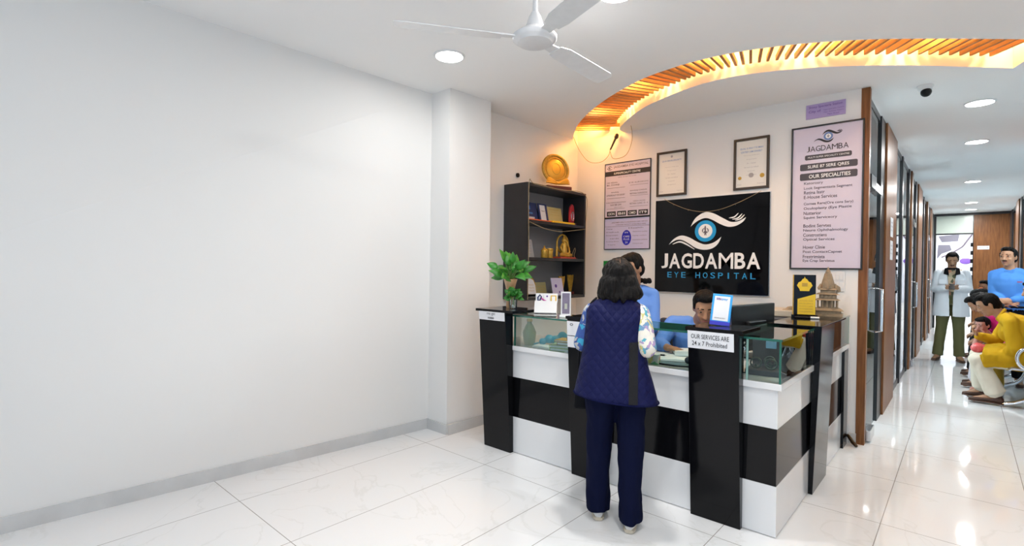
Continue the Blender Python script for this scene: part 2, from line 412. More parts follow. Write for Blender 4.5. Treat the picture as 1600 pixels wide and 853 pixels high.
wall_poly('wall_front_right', [(2.3, -2.9), (3.0, -2.9), (3.0, -2.8), (2.3, -2.8)])
sbox('wall_front_lintel', white_wall, -1.6, 2.3, -2.9, -2.8, 2.6, H)  # the unseen opening below is added to let sky light in
wall_poly('wall_right', [(2.6, -2.8), (2.7, -2.8), (2.7, 5.0), (2.6, 5.0)])
wall_poly('wall_right_return', [(.86, 5.0), (2.7, 5.0), (2.7, 5.1), (.86, 5.1)])
# skirting
T = .012
def skirting(name, pts, h=.085):
    mb = MB()
    for (x0, y0), (x1, y1) in zip(pts, pts[1:]):
        d = V(x1 - x0, y1 - y0, 0).normalized(); nrm = V(d.y, -d.x, 0) * T; e = d * T
        a, c = V(x0, y0, 0), V(x1, y1, 0)
        mb.hexa([a, c, c + nrm + e * 0, a + nrm], [a + V(0, 0, h), c + V(0, 0, h), c + nrm + V(0, 0, h), a + nrm + V(0, 0, h)])
    return struct(mb.obj(name, skirt))
skirting('baseboard_left', [(-3.95, -2.8), (-3.47, 2.83)])
skirting('baseboard_pillar', [(-3.47, 2.829), (-3.208, 2.829), (-3.199, 3.30)])
skirting('baseboard_recess', [(-3.40, 3.31), (-3.40, YB)])
skirting('baseboard_back', [(-3.40, YB), (-.64, YB)])

# slats across the slot, each one a lath of its own
def nearest_on(curve, p, d):
    best = None
    for a, c in zip(curve, curve[1:]):
        e = c - a; den = d.x * e.y - d.y * e.x
        if abs(den) < 1e-9: continue
        w_ = a - p; t = (w_.x * e.y - w_.y * e.x) / den; s_ = (w_.x * d.y - w_.y * d.x) / den
        if t > 0 and -.001 <= s_ <= 1.001 and (best is None or t < best): best = t
    return best
acc = 0; slat_base = None; dist = .10; L_total = sum((c - a).length for a, c in zip(nearC, nearC[1:])); cum = 0; seg = 0
cove = thing('slatted_ceiling_feature', 'curved run of amber wooden slats with warm light set in a ceiling slot', 'ceiling feature', (0, 0, 0))
lens = [0]
for a, c in zip(nearC, nearC[1:]): lens.append(lens[-1] + (c - a).length)
s_ = .16
while s_ < lens[-1] - .02:
    k = max(i for i in range(len(lens)) if lens[i] <= s_); k = min(k, len(nearC) - 2)
    p = nearC[k].lerp(nearC[k + 1], (s_ - lens[k]) / (lens[k + 1] - lens[k]))
    d = (nearC[min(k + 3, len(nearC) - 1)] - nearC[max(k - 2, 0)]).normalized(); nrm = V(-d.y, d.x, 0)
    t = nearest_on(farC, p, nrm)
    ln = min((t - .035) if t else .40, .50); ln = max(ln, .26)
    w2 = d * .010; z0, z1 = H + .062, H + .098
    a_, b_ = p + nrm * .004, p + nrm * ln
    pts = [a_ - w2, a_ + w2, b_ + w2 - nrm * .006, b_, b_ - w2 - nrm * .006]
    MB().hexa([V(q.x, q.y, z0) for q in pts], [V(q.x, q.y, z1) for q in pts]).obj('slat', slat_wood, cove)
    s_ += .0765
# warm strip light laid along the far side of the slot, above the slats
inner = []
for i in range(6, len(farC) - 1):
    d = (farC[min(i + 1, len(farC) - 1)] - farC[i - 1]).normalized(); inner.append(farC[i] + V(d.y, -d.x, 0) * .06)
mb = MB()
q0 = None
for p, q in zip(inner, inner[1:]):
    d = (q - p).normalized(); w_ = V(-d.y, d.x, 0) * .008
    mb.hexa([V(*(p - w_).xy, H + .190), V(*(q - w_).xy, H + .190), V(*(q + w_).xy, H + .190), V(*(p + w_).xy, H + .190)],
            [V(*(p - w_).xy, H + .198), V(*(q - w_).xy, H + .198), V(*(q + w_).xy, H + .198), V(*(p + w_).xy, H + .198)])
led_glow.node_tree.nodes['Principled BSDF'].inputs['Emission Strength'].default_value = COVE * 2.2
tag(mb.obj('light_strip', led_glow, cove), 'glowing warm light strip')
# bare end of the slot next to the wall: a short strip too
mb = MB(); mb.box(-3.25, -2.9, 4.78, 4.796, H + .145, H + .198); tag(mb.obj('light_strip', led_glow, cove), 'glowing warm light strip')

for k in (10, 26, 42, 58, 74, 88):       # the strip's own warm light, plus added lamps mid slot
    if k < len(inner):
        lamp('cove_and_fill_lamp', (inner[k].x, inner[k].y, H + .185), .5, .10, (1, .52, .16), shape='SQUARE')
        nn = min(nearC, key=lambda q_: (q_ - inner[k]).length); mid = inner[k].lerp(nn, .55); lamp('cove_and_fill_lamp', (mid.x, mid.y, H + .205), 5.5, .12, (1, .60, .26), shape='SQUARE')  # second lamp is added mid slot to throw warm light on the back wall
lamp('cove_and_fill_lamp', (-3.08, 4.76, H + .14), 6.0, .2, (1, .52, .16), shape='SQUARE')
# round downlights
def downlight(x, y, label):
    t = thing('ceiling_light', label, 'ceiling light', (x, y, H), 0, 'round flush ceiling lights')
    m_ = MB(); m_.lathe([(.098, -.010), (.108, -.008), (.110, -.0005), (.098, -.0005)], n=36); m_.obj('rim', white_plastic, t, smooth=True)
    m_ = MB(); m_.lathe([(.0, -.013), (.07, -.0125), (.095, -.0105), (.096, -.009)], n=36); m_.obj('diffuser', lamp_glow, t, smooth=True)
    lamp('ceiling_and_fill_lamp', (x, y, H - .02), LAMP_W * (1.9 if y > 7 else 0.6 if x > 0 else .38 if x < -2 else 1.5), .17, (1, .99, .975))
for x, y, l in [(-2.735, 2.393, 'round white ceiling light nearest the white pillar'), (-1.42, 2.42, 'round white ceiling light cut by the top edge of the picture, above the fan'),
                (.077, 6.02, 'largest round ceiling light in the corridor, beside the dome camera'), (.08, 7.78, 'second round ceiling light along the corridor'),
                (.078, 11.1, 'third round ceiling light along the corridor'), (.088, 14.4, 'fourth round ceiling light along the corridor'), (.089, 15.96, 'farthest round ceiling light, close to the end wall')]:
    downlight(x, y, l)
for x, y in ((-.8, .5), (.4, .5), (.6, -1.4), (-.6, 1.6)):
    lamp('ceiling_and_fill_lamp', (x, y, H - .02), LAMP_W, .17, (1, .985, .96))  # unseen lamps without fittings, added to light the near part of the room
for y in (4.55,): lamp('ceiling_and_fill_lamp', (-.1, 3.6, H - .02), LAMP_W * .4, .17, (1, .97, .93))  # extra lamp without a fitting, added to brighten the wall behind the desk

# ------------------------------------------------ corridor partitions
def partition(xw, sgn, idx0, y0=5.03, zt=2.86, segs=None, rooms=True):
    """xw: wall plane; sgn +1 = the room lies towards -x"""
    k = idx0; kd = idx0
    def bx(y0, y1, z0, z1, d0=0.0, d1=.022): return (min(xw - sgn * d0, xw - sgn * d1), max(xw - sgn * d0, xw - sgn * d1), y0, y1, z0, z1)
    for typ, a, c in segs:
        if typ == 'wood': MBp = MB().box(*bx(a, c, 0, 2.86, -.03, .03)); struct(MBp.obj('trim_%d' % k, wood, bevel=.003)); k += 1
        elif typ == 'post': struct(MB().box(*bx(a, c, 0, 2.86, -.012, .022)).obj('trim_%d' % k, black_metal)); k += 1
        elif typ == 'glass':
            m_ = MB(); m_.box(*bx(a, c, 0, .07)); m_.box(*bx(a, c, 2.80, 2.86)); m_.box(*bx(a, a + .03, .07, 2.80)); m_.box(*bx(c - .03, c, .07, 2.80))
            w_ = struct(m_.obj('window_%d' % k, black_metal)); MB().box(*bx(a + .03, c - .03, .07, 2.80, .004, .010)).obj('pane', door_glass, w_); k += 1
        elif typ == 'door':
            m_ = MB(); m_.box(*bx(a, c, 2.80, 2.86)); m_.box(*bx(a, c, 2.14, 2.19))
            d_ = struct(m_.obj('door_%d' % k, black_metal)); k += 1
            MB().box(*bx(a, c, 2.19, 2.80, .004, .010)).obj('transom_pane', door_glass, d_)
            leafp = MB().box(*bx(a + .01, c - .01, .015, 2.13, .003, .011)).obj('glass_leaf', door_glass, d_)
            tag(MB().box(*bx(a + .02, a + .26, .012, .10, -.055, .02)).obj('floor_hinge', steel, d_, bevel=.004), 'steel floor hinge')
            tag(MB().box(*bx(a + .05, a + .34, 2.10, 2.21, -.03, .022)).obj('top_hinge', black_metal, d_, bevel=.004), 'black hinge block')
            tag(MB().box(*bx(a + .34, c - .02, 2.11, 2.18, -.025, .018)).obj('closer_rail', steel, d_, bevel=.003), 'pale steel rail')
            m_ = MB(); xx = xw + sgn * .05; m_.tube([(xx - sgn * .05, c - .12, .85), (xx, c - .12, .86), (xx, c - .12, 1.24), (xx - sgn * .05, c - .12, 1.25)], .010); m_.obj('handle', chrome, d_, smooth=True)
left_segs = [('door', 5.04, 5.86), ('post', 5.86, 6.16), ('wood', 6.16, 7.12), ('glass', 7.12, 8.05), ('post', 8.05, 8.2), ('glass', 8.2, 9.1), ('post', 9.1, 9.3), ('wood', 9.3, 9.55),
             ('door', 9.58, 10.42), ('post', 10.42, 10.75), ('wood', 10.75, 11.75), ('glass', 11.75, 12.6), ('post', 12.6, 12.75), ('glass', 12.75, 13.5), ('wood', 13.5, 13.85),
             ('door', 13.9, 14.7), ('post', 14.7, 14.95), ('wood', 14.95, 15.6), ('glass', 15.6, 16.3), ('post', 16.3, 16.9)]
partition(-.609, 1, 1, segs=left_segs)
right_segs = [('glass', 5.1, 7.0), ('wood', 7.0, 8.0), ('glass', 8.0, 9.3), ('glass', 9.3, 10.6), ('post', 10.6, 10.8), ('glass', 10.8, 12.4), ('glass', 12.4, 13.6), ('post', 13.6, 13.95), ('wood', 13.95, 14.7), ('post', 14.7, 14.85), ('glass', 14.85, 16.2), ('post', 16.2, 16.9)]
partition(.80, -1, 40, segs=right_segs)
struct(MB().box(-.645, -.585, 4.965, 5.035, 0, H - .003).obj('trim_80', wood))
struct(MB().box(-.66, .86, 16.86, 16.94, 2.83, H).obj('trim_81', black_metal))
# rooms behind the glass
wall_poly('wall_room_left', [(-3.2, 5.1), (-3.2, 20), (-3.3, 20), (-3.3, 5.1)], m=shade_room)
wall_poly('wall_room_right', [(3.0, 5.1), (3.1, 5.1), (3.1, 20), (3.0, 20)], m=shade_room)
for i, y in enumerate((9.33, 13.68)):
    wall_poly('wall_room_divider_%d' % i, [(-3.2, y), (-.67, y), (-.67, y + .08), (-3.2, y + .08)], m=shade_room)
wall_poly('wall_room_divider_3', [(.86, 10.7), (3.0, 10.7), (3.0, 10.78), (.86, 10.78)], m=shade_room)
for x, y in ((-1.9, 7.2), (-1.9, 11.5), (-1.9, 15.3), (1.9, 7.5), (1.9, 13.6)):
    lamp('room_lamp', (x, y, H - .03), 90, .5, (.95, .98, 1))
# far end wall of the corridor
YE = 16.9
struct(MB().box(.155, .80, YE, YE + .06, 0, 2.85).obj('wall_end_panel', wood))
m_ = MB(); m_.box(-.60, -.555, YE, YE + .06, 0, 2.83); m_.box(-.555, .155, YE, YE + .06, 2.36, 2.395); m_.box(.14, .155, YE - .01, YE + .06, 0, 2.83)
d9 = struct(m_.obj('door_90', black_metal)); MB().box(-.555, .14, YE + .015, YE + .03, 2.395, 2.83).obj('frosted_transom', frost, d9)
for z in (.9, 1.1, 1.3, 1.5, 1.7, 1.9, 2.1): MB().box(.10, .155, YE - .03, YE - .01, z - .05, z + .05).obj('latch', black_plastic, d9)
wall_poly('wall_far_room', [(-1.5, 19.2), (1.9, 19.2), (1.9, 19.3), (-1.5, 19.3)], m=white_wall)
lamp('room_lamp', (-.1, 18.0, H - .03), 70, .5, (.95, .98, 1))
s_ = thing('door_sign', 'small white sign on the brown panel at the corridor end', 'sign', (0, 0, 0))
MB().box(.225, .44, YE - .008, YE, 1.985, 2.07).obj('plate', white_paper, s_)
m_ = MB(); add_text(m_, 'MEDICAL STORE', .245, .42, 2.01, 2.045, YE - .010); tag(m_.obj('lettering', grey_ink, s_), 'grey lettering')
s_ = thing('wall_banner', 'pale banner with a dark arc and purple badge seen through the far doorway', 'banner', (0, 0, 0))
MB().box(-.62, .30, 19.16, 19.19, .5, 2.55).obj('sheet', mat('pale banner sheet', (.66, .68, .74), .5), s_)
m_ = MB(); m_.prism_xz([(-.58, 2.45), (-.12, 2.5), (-.15, 2.3), (-.50, 2.28)], 19.15, 19.16); m_.prism_xz([(-.58, 2.2), (-.32, 2.2), (-.28, 2.05), (-.50, 1.95), (-.60, 1.8)], 19.15, 19.16); m_.obj('dark_print', mat('dusky print', (.12, .11, .14), .5), s_)
m_ = MB(); m_.tube([(-.5, 19.15, 1.85), (-.3, 19.15, 1.95), (-.05, 19.15, 2.15), (.15, 19.15, 2.5)], .02, 6); m_.obj('cable_print', grey_ink, s_)
m_ = MB(); m_.ell((.02, 19.15, 1.74), (.13, .012, .085)); m_.obj('badge', purple, s_, smooth=True)
# ================================================================== reception counter
XR = -.717; YF = 2.909
ZL0, ZL, ZG = .778, .813, 1.035
ctr = thing('reception_counter', 'black and white L-shaped reception counter with glass display top', 'counter', (0, 0, 0))
ZW, ZB = .27, .572
def face_band(name, m, z0, z1, lab, out=0.0):
    mb = MB(); mb.prism_xy([(-2.86, YF - out), (XR + out, YF - out), (XR + out, YB - .01), (XR - .04, YB - .01), (XR - .04, YF + .04), (-2.86, YF + .04)], z0, z1)
    tag(mb.obj(name, m, ctr, bevel=.0015), lab)
face_band('lower_panel', gloss_white, 0.004, ZW, 'glossy white panel')
face_band('black_band', gloss_black, ZW, ZB, 'glossy black band', -.003)
face_band('upper_panel', gloss_white, ZB, ZL0, 'glossy white panel')
# the slab on top reaches back as the writing surface
MB().prism_xy([(-2.86, YF - .022), (XR + .022, YF - .022), (XR + .022, YB - .01), (XR - .62, YB - .01), (XR - .62, YF + .60), (-2.86, YF + .60)], ZL0, ZL).obj('worktop', gloss_white, ctr, bevel=.002)
MB().prism_xy([(-2.86, YF + .05), (-2.82, YF + .05), (-2.82, YF + .58), (-2.86, YF + .58)], 0, ZL0).obj('end_panel', gloss_white, ctr)
YS, XS, DP = YF - .016, XR + .016, .35
def pane(name, box, m=case_glass): return MB().box(*box).obj(name, m, ctr)
for x0, x1 in ((-2.53, -2.0), (-1.70, -1.165), (-.875, XS)):
    pane('front_pane', (x0, x1, YS, YS + .006, ZL, ZG))
pane('side_pane', (XS - .006, XS, YS + .006, 3.66, ZL, ZG)); pane('side_pane', (XS - .006, XS, 4.08, YB - .012, ZL, ZG))
# green glass top: a clear sheet whose cut edges are green
top = MB().prism_xy([(-2.62, YS - .006), (XS + .006, YS - .006), (XS + .006, YB - .012), (XS - .30, YB - .012), (XS - .30, YS + DP), (-2.62, YS + DP)], ZG, ZG + .010).obj('glass_top', case_glass, ctr)
mb = MB()
for a, c in (((-2.62, YS - .006), (XS + .006, YS - .006)), ((XS + .006, YS - .006), (XS + .006, YB - .012)), ((XS - .30, YS + DP), (XS - .30, YB - .012)), ((-2.62, YS + DP), (XS - .30, YS + DP))):
    x0, x1 = sorted((a[0], c[0])); y0, y1 = sorted((a[1], c[1])); mb.box(x0 - .001, x1 + .001, y0 - .001, y1 + .001, ZG - .001, ZG + .011)
tag(mb.obj('glass_edge', edge_glass, ctr), 'dark green polished glass edge')
for x, y in ((XS - .004, YS + .004), (-2.53, YS + .003)):
    tag(MB().box(x - .005, x + .005, y - .005, y + .005, ZL, ZG).obj('corner_edge', edge_glass, ctr), 'dark green glass corner')
tag(MB().box(-.872, -.862, YS - .001, YS + .006, ZL, ZG).obj('corner_edge', pale_edge, ctr), 'pale green glass edge')
tag(MB().box(XS - .006, XS + .001, YB - .025, YB - .012, ZL, ZG).obj('corner_edge', pale_edge, ctr), 'pale green glass edge')
tag(MB().box(XS - .007, XS + .001, 4.0, 4.012, ZL, ZG).obj('corner_edge', pale_edge, ctr), 'pale green glass edge')
# black wedge panels on the front
def wedge(x0, x1, z1=1.062):
    mb = MB()
    mb.hexa([V(x0, 2.875, 0), V(x1, 2.875, 0), V(x1, YF + .0, 0), V(x0, YF + .0, 0)], [V(x0, 2.80, z1), V(x1, 2.80, z1), V(x1, 2.886, z1), V(x0, 2.886, z1)])
    return tag(mb.obj('pillar_panel', gloss_black, ctr, bevel=.0015), 'tall glossy black pillar panel')
wedge(-2.82, -2.545); wedge(-1.985, -1.715); wedge(-1.157, -.884)
for x0, x1, y1 in ((-2.86, -2.47, 3.14), (-2.0, -1.70, 3.05), (-1.175, -.865, 3.12)):
    tag(MB().box(x0, x1, 2.80, y1, 1.062, 1.082).obj('pillar_cap', gloss_black, ctr, bevel=.003), 'black pillar cap')
# side pillar, leaning out at the top, and the strip against the wall
mb = MB(); mb.hexa([V(XR, 3.64, 0), V(-.692, 3.64, 0), V(-.692, 4.06, 0), V(XR, 4.06, 0)], [V(-.70, 3.64, 1.05), V(-.655, 3.64, 1.05), V(-.655, 4.06, 1.05), V(-.70, 4.06, 1.05)])
tag(mb.obj('pillar_panel', gloss_black, ctr, bevel=.0015), 'glossy black side pillar panel')
tag(MB().box(XS - .27, -.655, 3.64, 4.50, 1.047, 1.058).obj('pillar_cap', gloss_black, ctr, bevel=.002), 'black cap over the side glass')
tag(MB().box(XR, -.698, 4.76, 4.93, 0, ZL0 - .01).obj('wall_strip', gloss_black, ctr), 'narrow black strip by the wall')
tag(MB().box(XR, -.694, 4.93, YB - .008, 0, ZL).obj('end_strip', gloss_white, ctr), 'white end strip')
# paper notices taped to the pillars
Q = R(math.degrees(math.atan2(.075, 1.062)))
def on_panel(z): return 2.875 - .075 * z / 1.062
def notice(x0, x1, z0, z1, lines, lab, name='paper_notice'):
    mb = MB(); mb.hexa([V(x0, on_panel(z0) - .003, z0), V(x1, on_panel(z0) - .003, z0), V(x1, on_panel(z0), z0), V(x0, on_panel(z0), z0)],
                       [V(x0, on_panel(z1) - .003, z1), V(x1, on_panel(z1) - .003, z1), V(x1, on_panel(z1), z1), V(x0, on_panel(z1), z1)])
    o = tag(mb.obj(name, white_paper, ctr), lab)
    mb = MB()
    for s, a, c, za, zb, bo in lines: add_text(mb, s, a, c, za, zb, on_panel((za + zb) / 2) - .0045, bo)
    mb.obj('lettering', ink, o)
notice(-1.158, -.908, .965, 1.062, [('OUR SERVICES ARE', -1.138, -.932, 1.020, 1.045, .006), ('24 x 7 Prohibited', -1.133, -.942, .982, 1.007, .006)], 'white paper notice in bold black words')
notice(-2.818, -2.552, 1.000, 1.064, [('\u0928\u092f\u093e \u0924\u0941\u092f\u093e', -2.735, -2.645, 1.034, 1.055, .0), ('00888', -2.725, -2.66, 1.010, 1.024, .01)], 'white paper notice on the left pillar')
notice(-1.985, -1.74, .955, 1.05, [('o', -1.96, -1.935, 1.02, 1.037, .0)], 'white paper notice behind the woman')
notice(-1.985, -1.72, .875, .95, [], 'second white paper notice behind the woman')

# ================================================================== wall behind the desk
def frame_box(x0, x1, z0, z1, w, name, lab, cat, fm, pm, th=.022, group=None):
    t = thing(name, lab, cat, (0, 0, 0), 0, group)
    y1 = YB; y0 = YB - th; mb = MB()
    mb.box(x0, x1, y0, y1, z1 - w, z1); mb.box(x0, x1, y0, y1, z0, z0 + w); mb.box(x0, x0 + w, y0, y1, z0 + w, z1 - w); mb.box(x1 - w, x1, y0, y1, z0 + w, z1 - w)
    mb.obj('frame', fm, t, bevel=.002); MB().box(x0 + w, x1 - w, YB - .008, YB - .001, z0 + w, z1 - w).obj('sheet', pm, t); return t
# main black sign
sg = thing('hospital_sign', 'large glossy black sign with white eye emblem and hospital name', 'sign', (0, 0, 0))
y0 = 4.935
MB().box(-2.40, -1.31, y0, YB - .001, 1.175, 2.108).obj('sign_board', sign_black, sg, bevel=.004)
tag(MB().box(-2.404, -1.306, y0 + .012, YB - .001, 1.171, 2.112).obj('rim', steel, sg), 'thin steel rim')
yt = y0 - .0015
mb = MB(); add_word(mb, 'JAGDAMBA', -2.328, -1.380, 1.415, 1.565, yt, .022); tag(mb.obj('name_lettering', white_ink, sg), 'white block letters')
mb = MB()
def add_spaced(mb, s, x0, x1, z0, z1, y, bold=0):
    n = len(s); w = (x1 - x0) / n
    for i, ch in enumerate(s):
        if ch == ' ': continue
        k = .18 if ch == 'I' else .62; c = x0 + (i + .5) * w; add_text(mb, ch, c - w * k / 2, c + w * k / 2, z0, z1, y, bold)
add_spaced(mb, 'EYE HOSPITAL', -2.275, -1.405, 1.322, 1.378, yt, .006); tag(mb.obj('subtitle_lettering', blue_ink, sg), 'blue block letters')
UPt = [(-2.026, 1.826), (-2.004, 1.874), (-1.964, 1.922), (-1.886, 1.961), (-1.808, 1.945), (-1.718, 1.895), (-1.643, 1.855), (-1.571, 1.859), (-1.509, 1.892)]
UPb = [(-1.532, 1.854), (-1.594, 1.817), (-1.667, 1.810), (-1.743, 1.840), (-1.82, 1.885), (-1.885, 1.904), (-1.95, 1.884), (-2.003, 1.848)]
LOt = [(-2.251, 1.653), (-2.202, 1.707), (-2.125, 1.742), (-2.042, 1.722), (-1.96, 1.676), (-1.881, 1.648), (-1.797, 1.667), (-1.728, 1.719)]
LOb = [(-1.759, 1.653), (-1.815, 1.609), (-1.893, 1.597), (-1.973, 1.616), (-2.041, 1.66), (-2.111, 1.697), (-2.167, 1.7), (-2.216, 1.677)]
def swoosh_pair(mb, top, bot, y, f=lambda x, z: (x, z)):
    """strip mesh between an upper and a lower outline"""
    A = catmull([V(*f(*p), 0) for p in top], 6); B = catmull([V(*f(*p), 0) for p in [top[0]] + bot[::-1] + [top[-1]]], 6)
    n_ = 40
    def samp(P, t):
        k = t * (len(P) - 1); i = min(int(k), len(P) - 2); return P[i].lerp(P[i + 1], k - i)
    for i in range(n_):
        a, b_, c, d = samp(A, i / n_), samp(A, (i + 1) / n_), samp(B, (i + 1) / n_), samp(B, i / n_)
        mb._f([mb.b.verts.new(V(q.x, y, q.y)) for q in (a, b_, c, d)])
def stroke(mb, P, y, w, f=lambda x, z: (x, z)):
    C_ = catmull([V(*f(*p), 0) for p in P], 8); n_ = len(C_)
    for i in range(n_ - 1):
        def off(k):
            d = (C_[min(k + 1, n_ - 1)] - C_[max(k - 1, 0)]).normalized(); ww = w * math.sin(math.pi * (.08 + .84 * k / (n_ - 1))); return V(-d.y, d.x, 0) * ww
        a, b_, o1, o2 = C_[i], C_[i + 1], off(i), off(i + 1)
        mb._f([mb.b.verts.new(V(q.x, y, q.y)) for q in (a - o1, b_ - o2, b_ + o2, a + o1)])
lashes = [[(-1.662, 1.892), (-1.614, 1.899), (-1.577, 1.933)], [(-1.632, 1.878), (-1.583, 1.887), (-1.543, 1.925)], [(-1.605, 1.866), (-1.559, 1.88), (-1.522, 1.916)]]
lower2 = [(-2.211, 1.658), (-2.138, 1.680), (-2.069, 1.655), (-1.985, 1.603)]
mb = MB(); swoosh_pair(mb, UPt, UPb, yt); swoosh_pair(mb, LOt, LOb, yt)
for l in lashes: stroke(mb, l, yt, .006)
stroke(mb, lower2, yt, .008); tag(mb.obj('eye_emblem', white_ink, sg), 'white sweeping eye outline')
def disc(mb, x, z, r, y, n_=40): mb._f([mb.b.verts.new(V(x + r * math.cos(2 * math.pi * i / n_), y, z + r * math.sin(2 * math.pi * i / n_))) for i in range(n_)])
mb = MB(); disc(mb, -1.881, 1.778, .103, yt - .0005); iris = tag(mb.obj('iris_ring', mat('iris blue', (.01, .33, .70), .3), sg), 'blue ring')
mb = MB(); disc(mb, -1.881, 1.778, .068, yt - .001); tag(mb.obj('iris_centre', white_ink, sg), 'white centre')
def hands_mark(mb, cx, cz, s, y):
    stroke(mb, [(cx - .4 * s, cz - .3 * s), (cx - .5 * s, cz + .1 * s), (cx - .25 * s, cz + .5 * s)], y, .10 * s); stroke(mb, [(cx + .4 * s, cz - .3 * s), (cx + .5 * s, cz + .1 * s), (cx + .25 * s, cz + .5 * s)], y, .10 * s)
    stroke(mb, [(cx, cz - .1 * s), (cx - .04 * s, cz + .4 * s), (cx, cz + .9 * s)], y, .16 * s); stroke(mb, [(cx - .35 * s, cz - .4 * s), (cx, cz - .1 * s), (cx + .35 * s, cz - .4 * s)], y, .14 * s); stroke(mb, [(cx - .15 * s, cz - .8 * s), (cx, cz - .3 * s), (cx + .15 * s, cz - .8 * s)], y, .12 * s)
mb = MB(); hands_mark(mb, -1.881, 1.78, .055, yt - .0015); tag(mb.obj('iris_mark', grey_ink, sg), 'grey mark in the iris')
# pink specialities poster
ps = frame_box(-1.147, -.618, 1.418, 2.640, .012, 'specialities_poster', 'tall pale pink framed poster listing specialities beside the corridor', 'poster', black_metal, pink_paper)
yp = YB - .0095
mb = MB()
fx = lambda x, z: (-.875 + (x + 1.881) * .283, 2.537 + (z - 1.778) * .29)
swoosh_pair(mb, UPt, UPb, yp, fx); swoosh_pair(mb, LOt, LOb, yp, fx)
for l in lashes: stroke(mb, l, yp, .0025, fx)
add_word(mb, 'JAGDAMBA', -1.03, -.726, 2.420, 2.466, yp, .0); mb.obj('title_lettering', ink, ps)
mb = MB(); disc(mb, -.872, 2.537, .034, yp); tag(mb.obj('iris_ring', mat('pale iris blue', (.15, .25, .50), .4), ps), 'small blue iris'); mb = MB(); disc(mb, -.872, 2.537, .020, yp - .0005); mb.obj('iris_centre', white_ink, ps)
mb = MB(); hands_mark(mb, -.872, 2.537, .016, yp - .001); mb.obj('iris_mark', grey_ink, ps)
def bar(mb, x0, x1, z0, z1, y, r=.008):
    pts = [(x0 + r, z0), (x1 - r, z0), (x1, z0 + r), (x1, z1 - r), (x1 - r, z1), (x0 + r, z1), (x0, z1 - r), (x0, z0 + r)]
    mb._f([mb.b.verts.new(V(x, y, z)) for x, z in pts])
mb = MB(); bar(mb, -1.043, -.703, 2.352, 2.394, yp); bar(mb, -1.079, -.662, 2.264, 2.320, yp); bar(mb, -1.079, -.662, 2.180, 2.240, yp); tag(mb.obj('heading_bar', mat('dark grey print', (.05, .04, .05), .4), ps), 'dark rounded heading bars')
mb = MB(); add_text(mb, 'MULTI SUPER SPECIALITY CENTRE', -1.02, -.72, 2.366, 2.380, yp - .001); add_text(mb, 'SLIRE 87 SERE QRES', -1.02, -.72, 2.276, 2.306, yp - .001, .012); add_text(mb, 'OUR SPECIALITIES', -1.01, -.71, 2.194, 2.226, yp - .001, .014); mb.obj('heading_lettering', white_ink, ps)
mb = MB()
for s, xr_, z in (('Katorosry', -.904, 2.150), ('Look Segmentasia Segment', -.695, 2.108), ('Retina Isstr', -.890, 2.073), ('E-House Services', -.801, 2.034),
                  ('Cornea Rere(Ore cons Sery)', -.687, 1.975), ('Oculoplasty (Eye Plastie', -.698, 1.935), ('Nutterior', -.915, 1.896), ('Squint Serviceory', -.798, 1.856),
                  ('Bodint Servtes', -.841, 1.789), ('Neuro Ophthalmology', -.720, 1.748), ('Constrostiens', -.871, 1.710), ('Optical Services', -.814, 1.670),
                  ('Hover Clinie', -.882, 1.606), ('Post ContactCapnet', -.759, 1.564), ('Frestrimiata', -.882, 1.525), ('Eye Crap Servistus', -.811, 1.488)):
    add_text(mb, s, -1.046, xr_, z - .013, z + .015, yp, .008)
mb.obj('list_lettering', mat('list ink', (.07, .05, .07), .5), ps)
# small purple plate above it
s_ = thing('name_plate', 'small lilac plate with purple script above the pink poster', 'sign', (0, 0, 0))
MB().box(-1.04, -.752, YB - .010, YB - .001, 2.702, 2.822).obj('plate', mat('lilac plate', (.42, .33, .62), .4), s_)
mb = MB(); add_text(mb, 'Shivay Spectacle Station', -1.02, -.775, 2.782, 2.808, YB - .0112, .006); add_text(mb, 'City of', -1.02, -.93, 2.745, 2.772, YB - .0112, .008); add_text(mb, 'Superspeciality Centre', -.91, -.765, 2.755, 2.768, YB - .0112); add_text(mb, 'Opp. Railway Station', -.91, -.765, 2.735, 2.747, YB - .0112); add_text(mb, 'Main Road', -.88, -.80, 2.715, 2.727, YB - .0112)
mb.obj('lettering', purple, s_)
# left notice poster: pink upper part, lilac lower part
lp = thing('notice_poster', 'narrow pink and lilac notice poster left of the black sign', 'poster', (0, 0, 0))
x0, x1 = -3.016, -2.478; z0, z1, zm = 1.622, 2.560, 1.962
MB().box(x0, x1, YB - .012, YB - .001, zm, z1).obj('upper_sheet', pink_paper, lp); MB().box(x0, x1, YB - .012, YB - .001, z0, zm).obj('lower_sheet', lilac_paper, lp)
mb = MB(); w = .007
for a in ((x0 - w, x1 + w, z1, z1 + w), (x0 - w, x1 + w, z0 - w, z0), (x0 - w, x0, z0, z1), (x1, x1 + w, z0, z1), (x0, x1, zm - .008, zm + .010)): mb.box(a[0], a[1], YB - .016, YB - .001, a[2], a[3])
mb.obj('frame', black_metal, lp)
yq = YB - .0128
mb = MB(); mb._f([mb.b.verts.new(V(*p)) for p in ((x0, yq, 2.425), (x1, yq, 2.425), (x1, yq, 2.478), (x0, yq, 2.478))])
for i in range(4): a = x0 + .025 + i * .128; mb._f([mb.b.verts.new(V(*p)) for p in ((a, yq, 1.982), (a + .11, yq, 1.982), (a + .11, yq, 2.035), (a, yq, 2.035))])
tag(mb.obj('heading_bar', ink, lp), 'black heading bars')
mb = MB(); add_text(mb, 'SUPERSPECIALITY CENTRE', -2.91, -2.59, 2.440, 2.462, yq - .0008, .01)
for i, s in enumerate(('GION', 'BII', 'CIMID', 'IT9')): a = x0 + .04 + i * .128; add_text(mb, s, a, a + .08, 1.995, 2.022, yq - .0008, .01)
mb.obj('heading_lettering', white_ink, lp)
